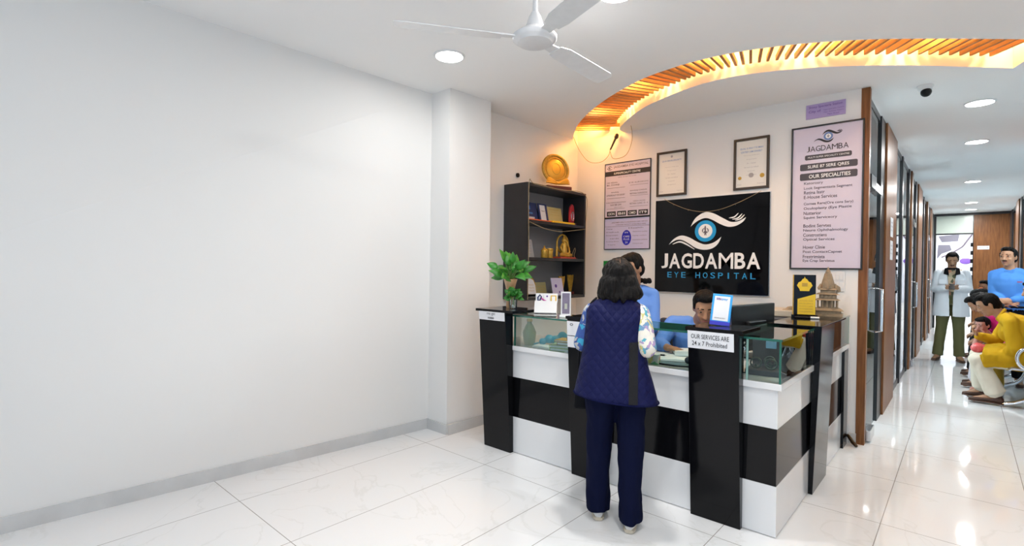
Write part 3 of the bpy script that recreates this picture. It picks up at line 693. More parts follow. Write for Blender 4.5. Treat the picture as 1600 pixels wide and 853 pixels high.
mb = MB(); add_text(mb, 'JAGDAMBA EYE HOSPITAL', -2.915, -2.50, 2.503, 2.535, yq, .012)
stroke(mb, [(-2.995, 2.505), (-2.965, 2.535), (-2.93, 2.52)], yq, .004); stroke(mb, [(-3.0, 2.515), (-2.965, 2.495), (-2.93, 2.505)], yq, .004); disc(mb, -2.965, 2.514, .010, yq)
add_text(mb, 'DR VISHAL', -2.995, -2.86, 2.345, 2.360, yq, .008); add_text(mb, 'M.S. DOHNB', -2.995, -2.84, 2.318, 2.335, yq, .008); add_text(mb, 'EYE SURGEON', -2.72, -2.50, 2.325, 2.340, yq)
add_text(mb, 'SHIVRAJ', -2.94, -2.85, 2.235, 2.25, yq, .006); add_text(mb, 'SUPERSPECIALITY EYE SURGERY', -3.0, -2.77, 2.205, 2.222, yq, .006); add_text(mb, 'SHIVRAJ CHOUK', -2.71, -2.51, 2.235, 2.252, yq, .01); add_text(mb, 'RETINA SURGEON', -2.71, -2.51, 2.205, 2.222, yq, .01)
add_text(mb, 'PHACOEMULSIFICATION', -3.0, -2.76, 2.125, 2.138, yq); add_text(mb, 'GLAUCOMA CLINIC', -2.95, -2.81, 2.098, 2.115, yq, .006); add_text(mb, 'VISION CENTRE', -2.67, -2.53, 2.125, 2.138, yq); add_text(mb, 'RETINA CLINIC 10 - 6', -2.71, -2.50, 2.098, 2.115, yq, .006)
add_text(mb, 'TIME 10 AM TO 6 PM', -2.86, -2.64, 2.400, 2.410, yq); add_text(mb, 'OPEN ALL DAYS', -2.90, -2.80, 2.075, 2.083, yq)
for z in (2.292, 2.178, 2.062): mb._f([mb.b.verts.new(V(*p)) for p in ((-2.995, yq, z), (-2.77, yq, z), (-2.77, yq, z + .003), (-2.995, yq, z + .003))]); mb._f([mb.b.verts.new(V(*p)) for p in ((-2.71, yq, z + .012), (-2.50, yq, z + .012), (-2.50, yq, z + .015), (-2.71, yq, z + .015))])
mb.obj('upper_lettering', grey_ink, lp)
mb = MB(); add_text(mb, 'JAGDAMBA HEALTH INSURANCE CARD SERVICE', -2.93, -2.50, 1.90, 1.918, yq, .004); add_text(mb, 'CASHLESS FACILITY AVAILABLE HERE', -2.88, -2.52, 1.878, 1.892, yq)
mb._f([mb.b.verts.new(V(*p)) for p in ((x0, yq, 1.866), (x1, yq, 1.866), (x1, yq, 1.869), (x0, yq, 1.869))])
for i, (a, c) in enumerate(((-3.0, -2.92), (-3.0, -2.84), (-3.0, -2.85), (-2.95, -2.84), (-3.0, -2.84), (-2.98, -2.88))): add_text(mb, ('Time', 'All health cards', 'Government', 'cards', 'Ayushman Bharat', 'Yojana')[i], a, c, 1.835 - i * .035, 1.848 - i * .035, yq)
for i, (a, c) in enumerate(((-2.72, -2.55), (-2.67, -2.50), (-2.67, -2.51), (-2.67, -2.50), (-2.67, -2.55))): add_text(mb, ('Health', 'Mediclaim policy', 'Family welfare', 'Insurance scheme', 'Corporate')[i], a, c, 1.838 - i * .042, 1.852 - i * .042, yq)
mb.obj('lower_lettering', grey_ink, lp)
mb = MB(); mb._f([mb.b.verts.new(V(-2.745 + .056 * math.cos(t / 20 * math.pi), yq - .0006, 1.742 + .082 * math.sin(t / 20 * math.pi))) for t in range(40)]); ov = tag(mb.obj('oval_emblem', blue_print, lp), 'blue oval emblem')
mb = MB(); add_text(mb, 'EYE', -2.765, -2.725, 1.79, 1.805, yq - .0012); add_text(mb, 'CARE', -2.782, -2.708, 1.745, 1.765, yq - .0012); add_text(mb, 'PLUS', -2.78, -2.71, 1.715, 1.735, yq - .0012); add_text(mb, '24', -2.76, -2.73, 1.68, 1.70, yq - .0012); mb.obj('emblem_lettering', white_ink, ov)
# framed certificates
for (a, c, zb, zt, lab, hx) in ((-2.404, -2.086, 2.152, 2.606, 'dark framed certificate above the left end of the black sign', 0), (-1.634, -1.325, 2.147, 2.620, 'dark framed certificate above the right end of the black sign', 1)):
    t = frame_box(a, c, zb, zt, .022, 'framed_certificate', lab, 'certificate', frame_brown, cream_paper, group='framed certificates')
    mb = MB(); m_x = (a + c) / 2; wx = (c - a) / 2 - .03; y_ = YB - .0092
    add_text(mb, 'QUA ISSOSUIRIURTY' if not hx else 'QUAL IS ISSO TTE MAH', m_x - wx * .8, m_x + wx * .8, zt - .105, zt - .087, y_, .006)
    if hx: add_text(mb, 'SONTREV UAM GRANBILY', m_x - wx * .75, m_x + wx * .75, zt - .135, zt - .118, y_, .004); None
    tag(mb.obj('heading_lettering', mat('faded blue ink', (.20, .30, .55), .5), t), 'faded blue heading')
    mb = MB()
    for i, s in enumerate(('This is to certify that', 'the eye hospital', 'Dr. Vishal', 'has been accredited', 'and granted', 'recognition')):
        k = (.55, .35, .3, .5, .25, .35)[i]; add_text(mb, s, m_x - wx * k, m_x + wx * k, zt - .165 - i * .036, zt - .155 - i * .036, y_)
    add_text(mb, 'Registrar', c - .10, c - .04, zb + .045, zb + .055, y_); add_text(mb, 'Date', a + .035, a + .07, zb + .045, zb + .055, y_); disc(mb, m_x, zt - .055 if not hx else zb + .13, .012 if not hx else .022, y_)
    mb.obj('body_lettering', pale_ink, t)
    if hx:
        mb = MB(); disc(mb, a + .055, zb + .11, .016, y_); disc(mb, c - .06, zb + .12, .02, y_); tag(mb.obj('seal', gold_paint, t), 'small gold seals')
# switch board
sw = thing('switch_board', 'white electrical switch board under the pink poster', 'switch', (0, 0, 0))
MB().box(-.875, -.735, YB - .012, YB - .001, 1.235, 1.405).obj('plate', white_plastic, sw, bevel=.003)
for r_ in range(2):
    for c_ in range(4): MB().box(-.862 + c_ * .030, -.837 + c_ * .030, YB - .017, YB - .011, 1.26 + r_ * .07, 1.31 + r_ * .07).obj('switch', white_plastic, sw, bevel=.002)
# green card
t = thing('green_sign', 'small plain green sign beside the woman’s head on the wall', 'sign', (0, 0, 0)); MB().box(-3.03, -2.84, YB - .008, YB - .001, 1.38, 1.49).obj('plate', mat('sign green', (.01, .26, .04), .4), t)
# fairy-light wire over the sign, wires at the slot end
t = thing('string_light_wire', 'thin fairy light wire sagging across the black sign', 'wire', (0, 0, 0))
P = [(-2.30, 2.118), (-2.2, 2.06), (-2.05, 1.995), (-1.90, 1.965), (-1.75, 1.975), (-1.60, 2.02), (-1.47, 2.075), (-1.38, 2.12)]
MB().tube(catmull([V(x, 4.925, z) for x, z in P], 5), .0022, 6).obj('cable', wire, t, smooth=True)
for x, z in ((-2.2, 2.06), (-2.05, 1.995), (-1.9, 1.962), (-1.75, 1.972), (-1.6, 2.018)): MB().ell((x, 4.924, z - .004), (.005, .005, .009)).obj('bulb', clear, t, smooth=True)
t = thing('dangling_cable', 'thin cable hanging in loops from the left end of the lit slot', 'wire', (0, 0, 0))
MB().tube(catmull([V(-3.35, 4.80, 2.90), V(-3.30, 4.86, 2.74), V(-3.22, 4.93, 2.62), V(-3.08, 4.955, 2.60), V(-2.98, 4.955, 2.66), V(-2.96, 4.955, 2.74)], 6), .003, 6).obj('cable', wire, t, smooth=True)
MB().tube(catmull([V(-2.96, 4.955, 2.70), V(-2.92, 4.955, 2.62), V(-2.80, 4.955, 2.62), V(-2.73, 4.955, 2.68), V(-2.66, 4.90, 2.80), V(-2.60, 4.75, 2.90)], 6), .003, 6).obj('cable', wire, t, smooth=True)
mb = MB(); mb.cap((-2.94, 4.93, 2.72), .008, (-2.88, 4.93, 2.83), .013); mb.cap((-2.87, 4.93, 2.845), .024, (-2.865, 4.93, 2.86), .022); tag(mb.obj('connector', mat('dark connector', (.03, .015, .01), .4), t, smooth=True), 'dark plug on the cable')
# dome camera
t = thing('dome_camera', 'small white ceiling dome camera with black lens', 'security camera', (-.255, 5.22, H))
mb = MB(); mb.lathe([(.052, -.001), (.055, -.012), (.046, -.03), (.030, -.05)]); mb.obj('housing', white_plastic, t, smooth=True)
mb = MB(); mb.ell((.005, -.012, -.055), (.037, .037, .037)); tag(mb.obj('lens', black_plastic, t, smooth=True), 'round black lens')
# small round socket on the side wall
t = thing('wall_hook', 'small round black fitting on the wall left of the trophy', 'fitting', (-3.40, 3.89, 2.335))
mb = MB(); mb.cyl((.001, 0, 0), (.02, 0, 0), .022); mb.obj('cap', black_plastic, t, smooth=True); mb = MB(); mb.torus((.004, 0, 0), (0, .026, 0), (0, 0, .026), .005); mb.obj('ring', white_plastic, t, smooth=True)

# ================================================================== wall shelf
sh = thing('wall_shelf', 'black open wall shelf unit full of trophies and cards', 'shelf', (0, 0, 0))
SX0, SX1, SY0, SY1, SZ0, SZ1 = -3.398, -3.10, 3.70, 4.70, 1.09, 2.215
t_ = .028
MB().box(SX0, SX1, SY0, SY0 + t_, SZ0, SZ1).obj('side_panel', shelf_black, sh, bevel=.002); MB().box(SX0, SX1, SY1 - t_, SY1, SZ0, SZ1).obj('side_panel', shelf_black, sh, bevel=.002)
for z in (SZ0, 1.475, 1.835, SZ1 - t_): MB().box(SX0, SX1, SY0 + t_, SY1 - t_, z, z + t_).obj('shelf_board', shelf_black, sh)
tag(MB().box(SX0, SX0 + .01, SY0 + t_, SY1 - t_, SZ0 + t_, SZ1 - t_).obj('back_panel', grey_back, sh), 'grey back panel')
w_ = thing('shelf_light_wire', 'thin fairy light wire draped round the edges of the black shelf', 'wire', (0, 0, 0))
MB().tube(catmull([V(-3.092, 3.715, 1.1), V(-3.091, 3.72, 1.6), V(-3.091, 3.715, 2.2), V(-3.09, 3.80, 2.205), V(-3.09, 4.2, 2.20), V(-3.09, 4.67, 2.20), V(-3.09, 4.685, 1.9), V(-3.09, 4.68, 1.5), V(-3.09, 4.685, 1.12)], 5), .003, 6).obj('cable', wire, w_, smooth=True)
MB().tube(catmull([V(-3.09, 3.73, 1.84), V(-3.085, 3.95, 1.79), V(-3.083, 4.2, 1.775), V(-3.085, 4.45, 1.80), V(-3.09, 4.68, 1.83)], 5), .0028, 6).obj('cable', wire, w_, smooth=True)
# things on the shelf: local x -> along +y of the wall, facing +x
def card(name, lab, cat, y, z, w, h, m, tilt=12, x=-3.25, rz=0, th=.008, extra=None, group=None):
    t = thing(name, lab, cat, (x, y, z), R(90) + R(rz), group)
    M = Matrix.Rotation(R(-tilt), 4, 'X')
    MB().box(-w / 2, w / 2, 0, th, 0, h, M).obj('board', m, t, bevel=.0015)
    mb = MB(); mb.box(-w * .12, w * .12, 0, h * .32, 0, .006); mb.obj('foot', m, t)
    if extra: extra(t, M)
    return t
def txt(mb, M, s, x0, x1, z0, z1, y=-.0015, b_=0): add_text(mb, s, x0, x1, z0, z1, y, b_, M)
Z1, Z2, Z3 = 1.835 + t_, 1.475 + t_, SZ0 + t_
def ex1(t, M):
    mb = MB(); mb.box(-.09, .03, -.002, 0, .13, .17, M); mb.box(-.10, .06, -.002, 0, .085, .10, M); tag(mb.obj('print', mat('light blue print', (.05, .2, .5), .4), t), 'light blue print')
    mb = MB(); mb.box(-.11, .08, -.002, 0, .03, .055, M); tag(mb.obj('silver_band', steel, t), 'silver band')
card('blue_plaque', 'dark blue plaque leaning at the left of the top shelf', 'plaque', 3.93, Z1, .28, .205, navy, extra=ex1)
def ex2(t, M): mb = MB(); mb.box(-.05, .035, -.002, 0, .02, .19, M); o = tag(mb.obj('label_strip', white_paper, t), 'white label strip'); mb = MB(); txt(mb, M, 'Award', -.035, .02, .12, .135, -.004); mb.obj('lettering', ink, o)
card('award_folder', 'dark award folder with a white strip in the middle of the top shelf', 'plaque', 4.15, Z1, .15, .205, navy, extra=ex2, x=-3.235)
def ex3(t, M):
    mb = MB(); txt(mb, M, 'CERTIFICATE', -.08, .08, .155, .168); txt(mb, M, 'of appreciation', -.06, .06, .13, .14); txt(mb, M, 'presented to the hospital', -.08, .08, .10, .108); mb.obj('lettering', gold_paint, t)
card('yellow_certificate', 'pale yellow certificate board on the top shelf', 'certificate', 4.36, Z1, .27, .19, mat('pale yellow card', (.62, .52, .22), .4), extra=ex3)
t = thing('yellow_box', 'flat bright yellow box edge at the front of the top shelf', 'box', (-3.16, 4.33, Z1)); MB().box(-.03, .035, -.19, .20, 0, .022).obj('box', yellow, t, bevel=.002)
t = thing('orange_box', 'flat orange strip of card at the front left of the top shelf', 'box', (-3.16, 3.92, Z1)); MB().box(-.03, .035, -.18, .20, 0, .014).obj('box', mat('red orange card', (.72, .12, .02), .4), t, bevel=.002)
t = thing('red_trophy', 'slim red trophy at the right end of the top shelf', 'trophy', (-3.2, 4.57, Z1), R(90))
mb = MB(); mb.prism_xz([(-.04, .03), (.035, .03), (.05, .10), (.03, .22), (.0, .235), (-.03, .20), (-.045, .1)], -.01, .012); mb.obj('body', red, t, bevel=.004); mb = MB(); mb.box(-.05, .05, -.03, .03, 0, .03); mb.obj('base', maroon, t, bevel=.003)
mb = MB(); mb.torus((0, -.015, .10), (.02, 0, 0), (0, 0, .05), .005); tag(mb.obj('ring', steel, t, smooth=True), 'silver ring')
# middle shelf
def vase_profile(t, prof, m, name='body'): return MB().lathe(prof, n=24).obj(name, m, t, smooth=True)
t = thing('gold_figurine', 'small gold figurine at the left end of the middle shelf', 'figurine', (-3.2, 3.80, Z2))
vase_profile(t, [(.03, 0), (.035, .02), (.018, .05), (.03, .10), (.028, .14), (.012, .165), (.02, .185), (.0, .205)], gold_paint)
def exg(t, M): mb = MB(); [mb.box(-.06, .06, -.002, 0, .05 + i * .03, .056 + i * .03, M) for i in range(4)]; mb.obj('lettering', pale_ink, t)
card('glass_plaque', 'pale glass plaque beside the gold figurine', 'plaque', 3.92, Z2, .17, .19, mat('pale acrylic', (.42, .43, .44), .1, coat=.6), extra=exg)
for i, (y, h) in enumerate(((4.075, .105), (4.165, .10))):
    t = thing('brass_pot', 'small brass pot with a knob lid on the middle shelf' if not i else 'small open brass pot right of the lidded one', 'pot', (-3.18, y, Z2))
    vase_profile(t, [(.028, 0), (.034, .01), (.033, h * .5), (.036, h * .75), (.034, h * .78)], gold_paint)
    if not i: MB().lathe([(.034, h * .78), (.02, h * .92), (.006, h), (.009, h * 1.12), (0, h * 1.2)], n=20).obj('lid', gold_paint, t, smooth=True)
    else: MB().lathe([(.036, h * .78), (.040, h * .86), (.036, h)], n=20).obj('rim', gold_paint, t, smooth=True)
# gold seated idol
t = thing('gold_idol', 'large gold openwork idol on a red base, middle shelf', 'figurine', (-3.2, 4.44, Z2), R(90))
mb = MB()
mb.cap((0, 0, .07), .038, (0, 0, .15), .03); mb.ell((0, 0, .195), (.028, .028, .032)); mb.cap((0, 0, .22), .018, (0, 0, .25), .004)
for s in (-1, 1):
    mb.cap((s * .03, 0, .155), .013, (s * .075, -.01, .12), .011); mb.cap((s * .075, -.01, .12), .011, (s * .06, -.03, .07), .010)
    mb.cap((s * .03, -.01, .05), .022, (s * .09, -.03, .04), .018); mb.cap((s * .09, -.03, .04), .018, (s * .0, -.05, .03), .014)
mb.cap((0, -.03, .19), .008, (.02, -.05, .12), .006)
remesh(mb, 'idol_body', gold_paint, t, .004, 3)
mb = MB(); mb.torus((0, .02, .16), (.10, 0, 0), (0, 0, .095), .010, 30, 8)
for s in (-1, 1): mb.cap((s * .10, .02, .16), .010, (s * .115, .01, .03), .014, 10)
mb.obj('arch', gold_paint, t, smooth=True); tag(MB().box(-.14, .14, -.06, .06, 0, .018).obj('base', mat('red base', (.45, .06, .03), .4), t, bevel=.003), 'red base')
t = thing('wire_ornament', 'thin looped gold wire ornament right of the idol', 'ornament', (-3.2, 4.62, Z2), R(90))
mb = MB(); mb.tube(catmull([V(-.03, 0, .012), V(-.02, 0, .06), V(.02, 0, .12), V(.035, 0, .10), V(.01, 0, .04), V(.03, 0, .012)], 6), .003); mb.obj('loop', wire, t, smooth=True); MB().box(-.04, .045, -.02, .02, 0, .012).obj('base', maroon, t)
# bottom shelf
def exo(t, M): mb = MB(); mb.box(-.03, .03, -.002, 0, .05, .10, M); tag(mb.obj('print', yellow, t), 'yellow print')
card('orange_card', 'orange upright card at the left of the bottom shelf', 'card', 3.80, Z3, .13, .17, orange, extra=exo)
t = thing('gold_rim_plaque', 'pale oval plaque with gold crest on the bottom shelf', 'plaque', (-3.24, 3.97, Z3), R(90))
M_ = Matrix.Rotation(R(-14), 4, 'X')
pts = [(-.06, .02), (.06, .02), (.07, .11), (.05, .165), (0, .185), (-.05, .165), (-.07, .11)]
mb = MB(); mb.hexa([M_ @ V(x * 1.2, 0, z * 1.12) for x, z in pts], [M_ @ V(x * 1.2, .01, z * 1.12) for x, z in pts]); mb.obj('gold_rim', gold_paint, t)
mb = MB(); mb.hexa([M_ @ V(x, -.003, z) for x, z in pts], [M_ @ V(x, -.001, z) for x, z in pts]); mb.obj('face', white_paper, t); mb = MB(); [txt(mb, M_, 'Thanks', -.04, .04, .05 + i * .03, .06 + i * .03, -.005) for i in range(3)]; mb.obj('lettering', gold_paint, t)
def exk(t, M): mb = MB(); [txt(mb, M, s, -.06, .06, .09 - i * .028, .102 - i * .028) for i, s in enumerate(('BEST EYE', 'HOSPITAL', 'AWARD'))]; mb.obj('lettering', gold_paint, t)
card('khaki_plaque', 'khaki plaque between the oval plaque and the white card', 'plaque', 4.14, Z3, .17, .14, mat('khaki card', (.33, .31, .15), .5), extra=exk)
def exw(t, M):
    mb = MB(); mb.cyl(M @ V(-.03, -.002, .10), M @ V(-.03, 0, .10), .018); mb.cyl(M @ V(.02, -.002, .035), M @ V(.02, 0, .035), .011); tag(mb.obj('print', purple, t), 'purple dots')
card('white_card', 'pinkish white card with purple dots on the bottom shelf', 'card', 4.335, Z3, .19, .185, lilac_paper, extra=exw, x=-3.18)
for i, (y, h) in enumerate(((4.46, .20), (4.62, .215))):
    t = thing('gold_trophy', 'gold fan-shaped trophy behind the white card' if not i else 'gold fan-shaped trophy at the right end of the bottom shelf', 'trophy', (-3.24, y, Z3), R(90), 'gold fan trophies')
    mb = MB(); mb.prism_xz([(-.015, .03), (.015, .03), (.045, h * .75), (.05, h), (.02, h * .94), (0, h * 1.0), (-.02, h * .94), (-.05, h), (-.045, h * .75)], -.01, .01); mb.obj('fan', gold_paint, t, bevel=.003); MB().box(-.035, .035, -.03, .03, 0, .03).obj('base', maroon, t, bevel=.003)
# round trophy plate on top of the shelf
t = thing('round_trophy', 'round gold trophy plate standing on top of the black shelf', 'trophy', (-3.22, 4.33, SZ1), R(90) - R(22))
mb = MB()
zc = .235; Mr = Matrix.Rotation(R(-8), 4, 'X')
mb.torus(Mr @ V(0, 0, zc), Mr @ V(.150, 0, 0), (Mr @ V(0, 0, .150)), .017, 48, 12); mb.cyl(Mr @ V(0, .006, zc), Mr @ V(0, -.004, zc), .150, n=48); mb.obj('rim', gold_paint, t, smooth=True)
mb = MB(); mb.cyl(Mr @ V(0, -.004, zc), Mr @ V(0, -.012, zc), .108, .100, n=48); tag(mb.obj('plate', gold, t, smooth=True), 'bright gold centre')
mb = MB(); mb.torus(Mr @ V(0, -.006, zc), Mr @ V(.118, 0, 0), Mr @ V(0, 0, .118), .006, 48, 8); mb.torus(Mr @ V(0, -.012, zc), Mr @ V(.05, 0, 0), Mr @ V(0, 0, .06), .003, 32, 6); mb.obj('inner_ring', gold_paint, t, smooth=True)
mb = MB()
for s in (-1, 1):
    for k in range(5): a = R(20 + k * 16); mb.cap((s * .01, -.02, .075), .014, (s * (.01 + .13 * math.cos(a * .5)), -.02, .055 + .075 * math.sin(a)), .008, 10)
mb.obj('laurel', gold, t, smooth=True)
tag(MB().prism_xy([(-.15, -.055), (.15, -.055), (.15, .05), (-.15, .05)], 0, .045).obj('base', maroon, t, bevel=.006), 'maroon wooden base')

# ================================================================== things on the counter
def view_rz(x, y): return math.atan2(-x, y)         # turn local -y towards the camera
# tall leafy plant in a peach vase
ZC = 1.082
pv = thing('potted_plant', 'leafy green plant in a tall peach vase on the left pillar', 'plant', (-2.715, 3.045, ZC))
MB().lathe([(.030, 0), (.033, .01), (.030, .08), (.036, .16), (.052, .215), (.056, .228), (.050, .229), (.038, .16), (.0, .12)], n=28).obj('vase', peach_ceramic, pv, smooth=True)
rnd = random.Random(3)
def leaf_mesh(mb, base, d, L_, w, droop, up=V(0, 0, 1)):
    d = d.normalized(); side = d.cross(up).normalized(); nrm = side.cross(d)
    prev = None; n_ = 8
    for i in range(n_ + 1):
        t = i / n_; p = base + d * L_ * t + nrm * (-droop * L_ * t * t); ww = w * math.sin(math.pi * (t ** .75)) * (1 if t < 1 else 0) + .0006
        row = [mb.b.verts.new(p - side * ww + nrm * ww * .35), mb.b.verts.new(p), mb.b.verts.new(p + side * ww + nrm * ww * .35)]
        if prev: mb._f([prev[0], prev[1], row[1], row[0]]); mb._f([prev[1], prev[2], row[2], row[1]])
        prev = row
for i in range(34):
    az = i * 2.399; el = R(rnd.uniform(-5, 75)) if i > 4 else R(80)
    d = V(math.cos(az) * math.cos(el), math.sin(az) * math.cos(el), math.sin(el)); b0 = V(0, 0, .215); st = rnd.uniform(.05, .16)
    mb = MB(); q = b0 + V(d.x, d.y, abs(d.z) + .3).normalized() * st; mb.tube([b0, b0.lerp(q, .5) + V(0, 0, .01), q], .003, 6); mb.obj('stalk', stemg, pv, smooth=True)
    mb = MB(); leaf_mesh(mb, q, d, rnd.uniform(.085, .125), rnd.uniform(.026, .036), rnd.uniform(.1, .4), V(.66 + rnd.uniform(-.5, .5), -.75 + rnd.uniform(-.5, .5), rnd.uniform(.2, 1.0))); o = mb.obj('leaf', leaf, pv, smooth=True); sd = o.modifiers.new('s', 'SOLIDIFY'); sd.thickness = .0015
pv2 = thing('small_plant', 'small bushy bright green plant in a clear glass in front of the vase', 'plant', (-2.63, 2.985, ZC))
MB().lathe([(.030, 0), (.032, .05), (.034, .075), (.032, .075), (.029, .006), (0, .005)], n=24).obj('glass', clear, pv2, smooth=True)
mb = MB(); [mb.ell((rnd.uniform(-.016, .016), rnd.uniform(-.016, .016), .010 + .008 * (i // 4)), (.009, .008, .006), None, 8, 6) for i in range(10)]; tag(mb.obj('pebbles', white_plastic, pv2, smooth=True), 'white pebbles in the glass', kind='stuff')
for i in range(46):
    az = i * 2.399; el = R(rnd.uniform(-15, 85)); d = V(math.cos(az) * math.cos(el), math.sin(az) * math.cos(el), math.sin(el)); q = V(0, 0, .085) + d * rnd.uniform(.01, .055)
    mb = MB(); leaf_mesh(mb, q, d, rnd.uniform(.032, .050), rnd.uniform(.015, .021), .3, V(.66 + rnd.uniform(-.6, .6), -.75 + rnd.uniform(-.6, .6), rnd.uniform(.1, 1.0))); o = mb.obj('leaf', leaf2, pv2, smooth=True); sd = o.modifiers.new('s', 'SOLIDIFY'); sd.thickness = .001
MB().tube([(0, 0, .02), (0, .003, .06), (0, 0, .11)], .004).obj('stalk', stemg, pv2, smooth=True)
# leaflet holder
ZT = ZG + .011
lh = thing('leaflet_holder', 'white leaflet holder with colourful cards on the glass top', 'leaflet holder', (-2.385, 3.085, ZT), view_rz(-2.385, 3.085) - R(6))
M_ = Matrix.Rotation(R(-20), 4, 'X')
MB().box(-.085, .085, 0, .004, 0, .17, M_).obj('back_board', white_plastic, lh); MB().box(-.085, .085, -.052, -.048, 0, .095, M_).obj('front_pocket', white_plastic, lh, bevel=.002)
mb = MB()
for s in (-.085, .081): mb.box(s, s + .004, -.05, .0, 0, .09, M_)
mb.box(-.085, .085, -.055, .03, 0, .004); mb.obj('sides', white_plastic, lh)
for x, m_, nm in ((-.05, navy, 'dark ribbon card'), (.005, white_paper, 'pale card'), (.055, yellow, 'yellow card')):
    o = tag(MB().box(x - .024, x + .024, -.02, -.016, .02, .155, M_).obj('card', white_paper, lh), nm)
    mb = MB()
    if m_ is navy: mb.tube([M_ @ V(x - .012, -.022, .10), M_ @ V(x - .016, -.022, .13), M_ @ V(x, -.022, .15), M_ @ V(x + .012, -.022, .135), M_ @ V(x - .002, -.022, .10)], .006, 6); mb.obj('ribbon_print', navy, o)
    elif m_ is yellow: mb.tube([M_ @ V(x - .018, -.021, .10), M_ @ V(x - .018, -.021, .145), M_ @ V(x + .018, -.021, .145), M_ @ V(x + .018, -.021, .10)], .005, 6); mb.obj('border_print', yellow, o)
    else: mb.cyl(M_ @ V(x, -.022, .14), M_ @ V(x, -.020, .14), .007); mb.obj('dot_print', purple, o)
mb = MB(); mb.tube([M_ @ V(-.04, -.0215, .125), M_ @ V(-.02, -.0215, .11), M_ @ V(.0, -.0215, .10)], .006, 6); mb.obj('ribbon_tail', mat('magenta print', (.5, .03, .3), .4), lh)
# acrylic stand
a_ = thing('acrylic_stand', 'narrow white acrylic photo stand left of the woman', 'display stand', (-2.16, 3.03, ZT), view_rz(-2.16, 3.03))
MB().box(-.045, .045, -.03, .03, 0, .016).obj('base', white_plastic, a_, bevel=.003); fr = MB().box(-.036, .036, -.004, .004, .016, .185).obj('frame', white_plastic, a_, bevel=.002)
o = tag(MB().box(-.027, .027, -.006, -.004, .026, .175).obj('photo', mat('grey mauve photo', (.24, .20, .28), .3, vary=.4, vscale=18), a_), 'grey mauve picture'); mb = MB(); mb.box(-.010, .010, -.0075, -.006, .06, .10); mb.obj('bottle_print', mat('pale print', (.5, .5, .42), .4), o)
# QR stand (without its code) on the centre pillar
q = thing('payment_stand', 'tilted blue-edged payment board on the black centre pillar', 'display stand', (-1.045, 2.97, ZC), view_rz(-1.045, 2.97) - R(8))
M_ = Matrix.Rotation(R(-13), 4, 'X') @ Matrix.Rotation(R(4), 4, 'Y')
MB().box(-.054, .054, 0, .005, .004, .185, M_).obj('board', cyan, q, bevel=.003); o = MB().box(-.042, .042, -.0015, 0, .030, .172, M_).obj('paper', white_paper, q, bevel=.001)
mb = MB(); txt(mb, M_, 'SBI', -.032, -.006, .150, .162, -.003, .02); tag(mb.obj('logo_lettering', purple, o), 'purple lettering'); mb = MB(); txt(mb, M_, 'pay', -.002, .030, .148, .160, -.003, .02); tag(mb.obj('logo_lettering', cyan, o), 'blue lettering')
mb = MB(); txt(mb, M_, 'SCAN & PAY', -.030, .028, .042, .048, -.003, .01); mb.obj('lettering', ink, o)
tag(MB().box(-.054, .054, -.002, 0, .004, .026, M_).obj('lower_band', blue_print, q), 'deep blue lower band')
mb = MB(); mb.hexa([V(.012, .005, .0), V(.054, .005, 0), V(.054, .10, 0), V(.012, .10, 0)], [V(.030, .035, .14), V(.052, .035, .14), V(.052, .045, .14), V(.030, .045, .14)]); tag(mb.obj('rear_leg', mat('deep blue plastic', (.01, .04, .25), .3), q), 'deep blue rear leg')
MB().box(-.058, .058, -.01, .06, 0, .006).obj('base', clear, q)
# monitor seen from behind
mo = thing('computer_monitor', 'black computer monitor seen from behind above the glass top', 'monitor', (-1.075, 3.685, ZL), math.atan2(.57, .11))
MB().box(-.29, .29, -.012, .014, .045, .360).obj('back_shell', black_plastic, mo, bevel=.005); MB().box(-.283, .283, .014, .017, .055, .352).obj('screen', gloss_black, mo)
MB().box(-.12, .12, -.04, -.010, .10, .25).obj('housing', black_plastic, mo, bevel=.008); mb = MB(); mb.box(-.03, .03, -.05, -.03, .01, .17); mb.box(-.11, .11, -.10, .07, 0, .012); mb.obj('stand', black_plastic, mo, bevel=.003)
mb = MB(); mb.torus((0, -.0415, .165), (.018, 0, 0), (0, 0, .018), .0025, 24, 6); tag(mb.obj('badge', dark_plastic, mo), 'faint round badge')
# printer with cream lid
pr = thing('printer', 'dark printer with a cream top between monitor and award', 'printer', (-1.13, 4.50, ZL), R(10))
MB().box(-.16, .16, -.20, .20, 0, .235).obj('body', dark_plastic, pr, bevel=.02); tag(MB().box(-.15, .15, -.19, .19, .235, .285).obj('lid', mat('cream plastic', (.52, .46, .36), .4), pr, bevel=.008), 'cream lid')
MB().box(-.165, -.155, -.12, .12, .05, .10).obj('tray', black_plastic, pr)
# award and temple carving
aw = thing('award_plaque', 'tall black and yellow award plaque beside the temple carving', 'award', (-.885, 4.27, 1.059), view_rz(-.885, 4.27) + R(3))
tag(MB().box(-.085, .085, -.035, .035, 0, .020).obj('base', gloss_black, aw, bevel=.003), 'black base')
MB().box(-.075, .072, -.008, .008, .020, .315).obj('board', gloss_black, aw, bevel=.002)
mb = MB(); mb.box(-.077, -.070, -.010, .010, .020, .315); tag(mb.obj('side_strip', gold_paint, aw), 'gold side strip')
mb = MB(); mb.prism_xz([(-.045, .022), (.070, .022), (.070, .175), (-.045, .135)], -.011, -.008); ye = tag(mb.obj('yellow_panel', yellow, aw), 'slanted yellow panel')
mb = MB(); [add_text(mb, s, -.033, .055, .118 - i * .020, .128 - i * .020, -.0118, .004) for i, s in enumerate(('AWARD FOR', 'EXCELLENCE', 'IN EYE CARE', 'AWARDEE', 'PRESENTED'))]; mb.obj('lettering', gold_paint, ye)
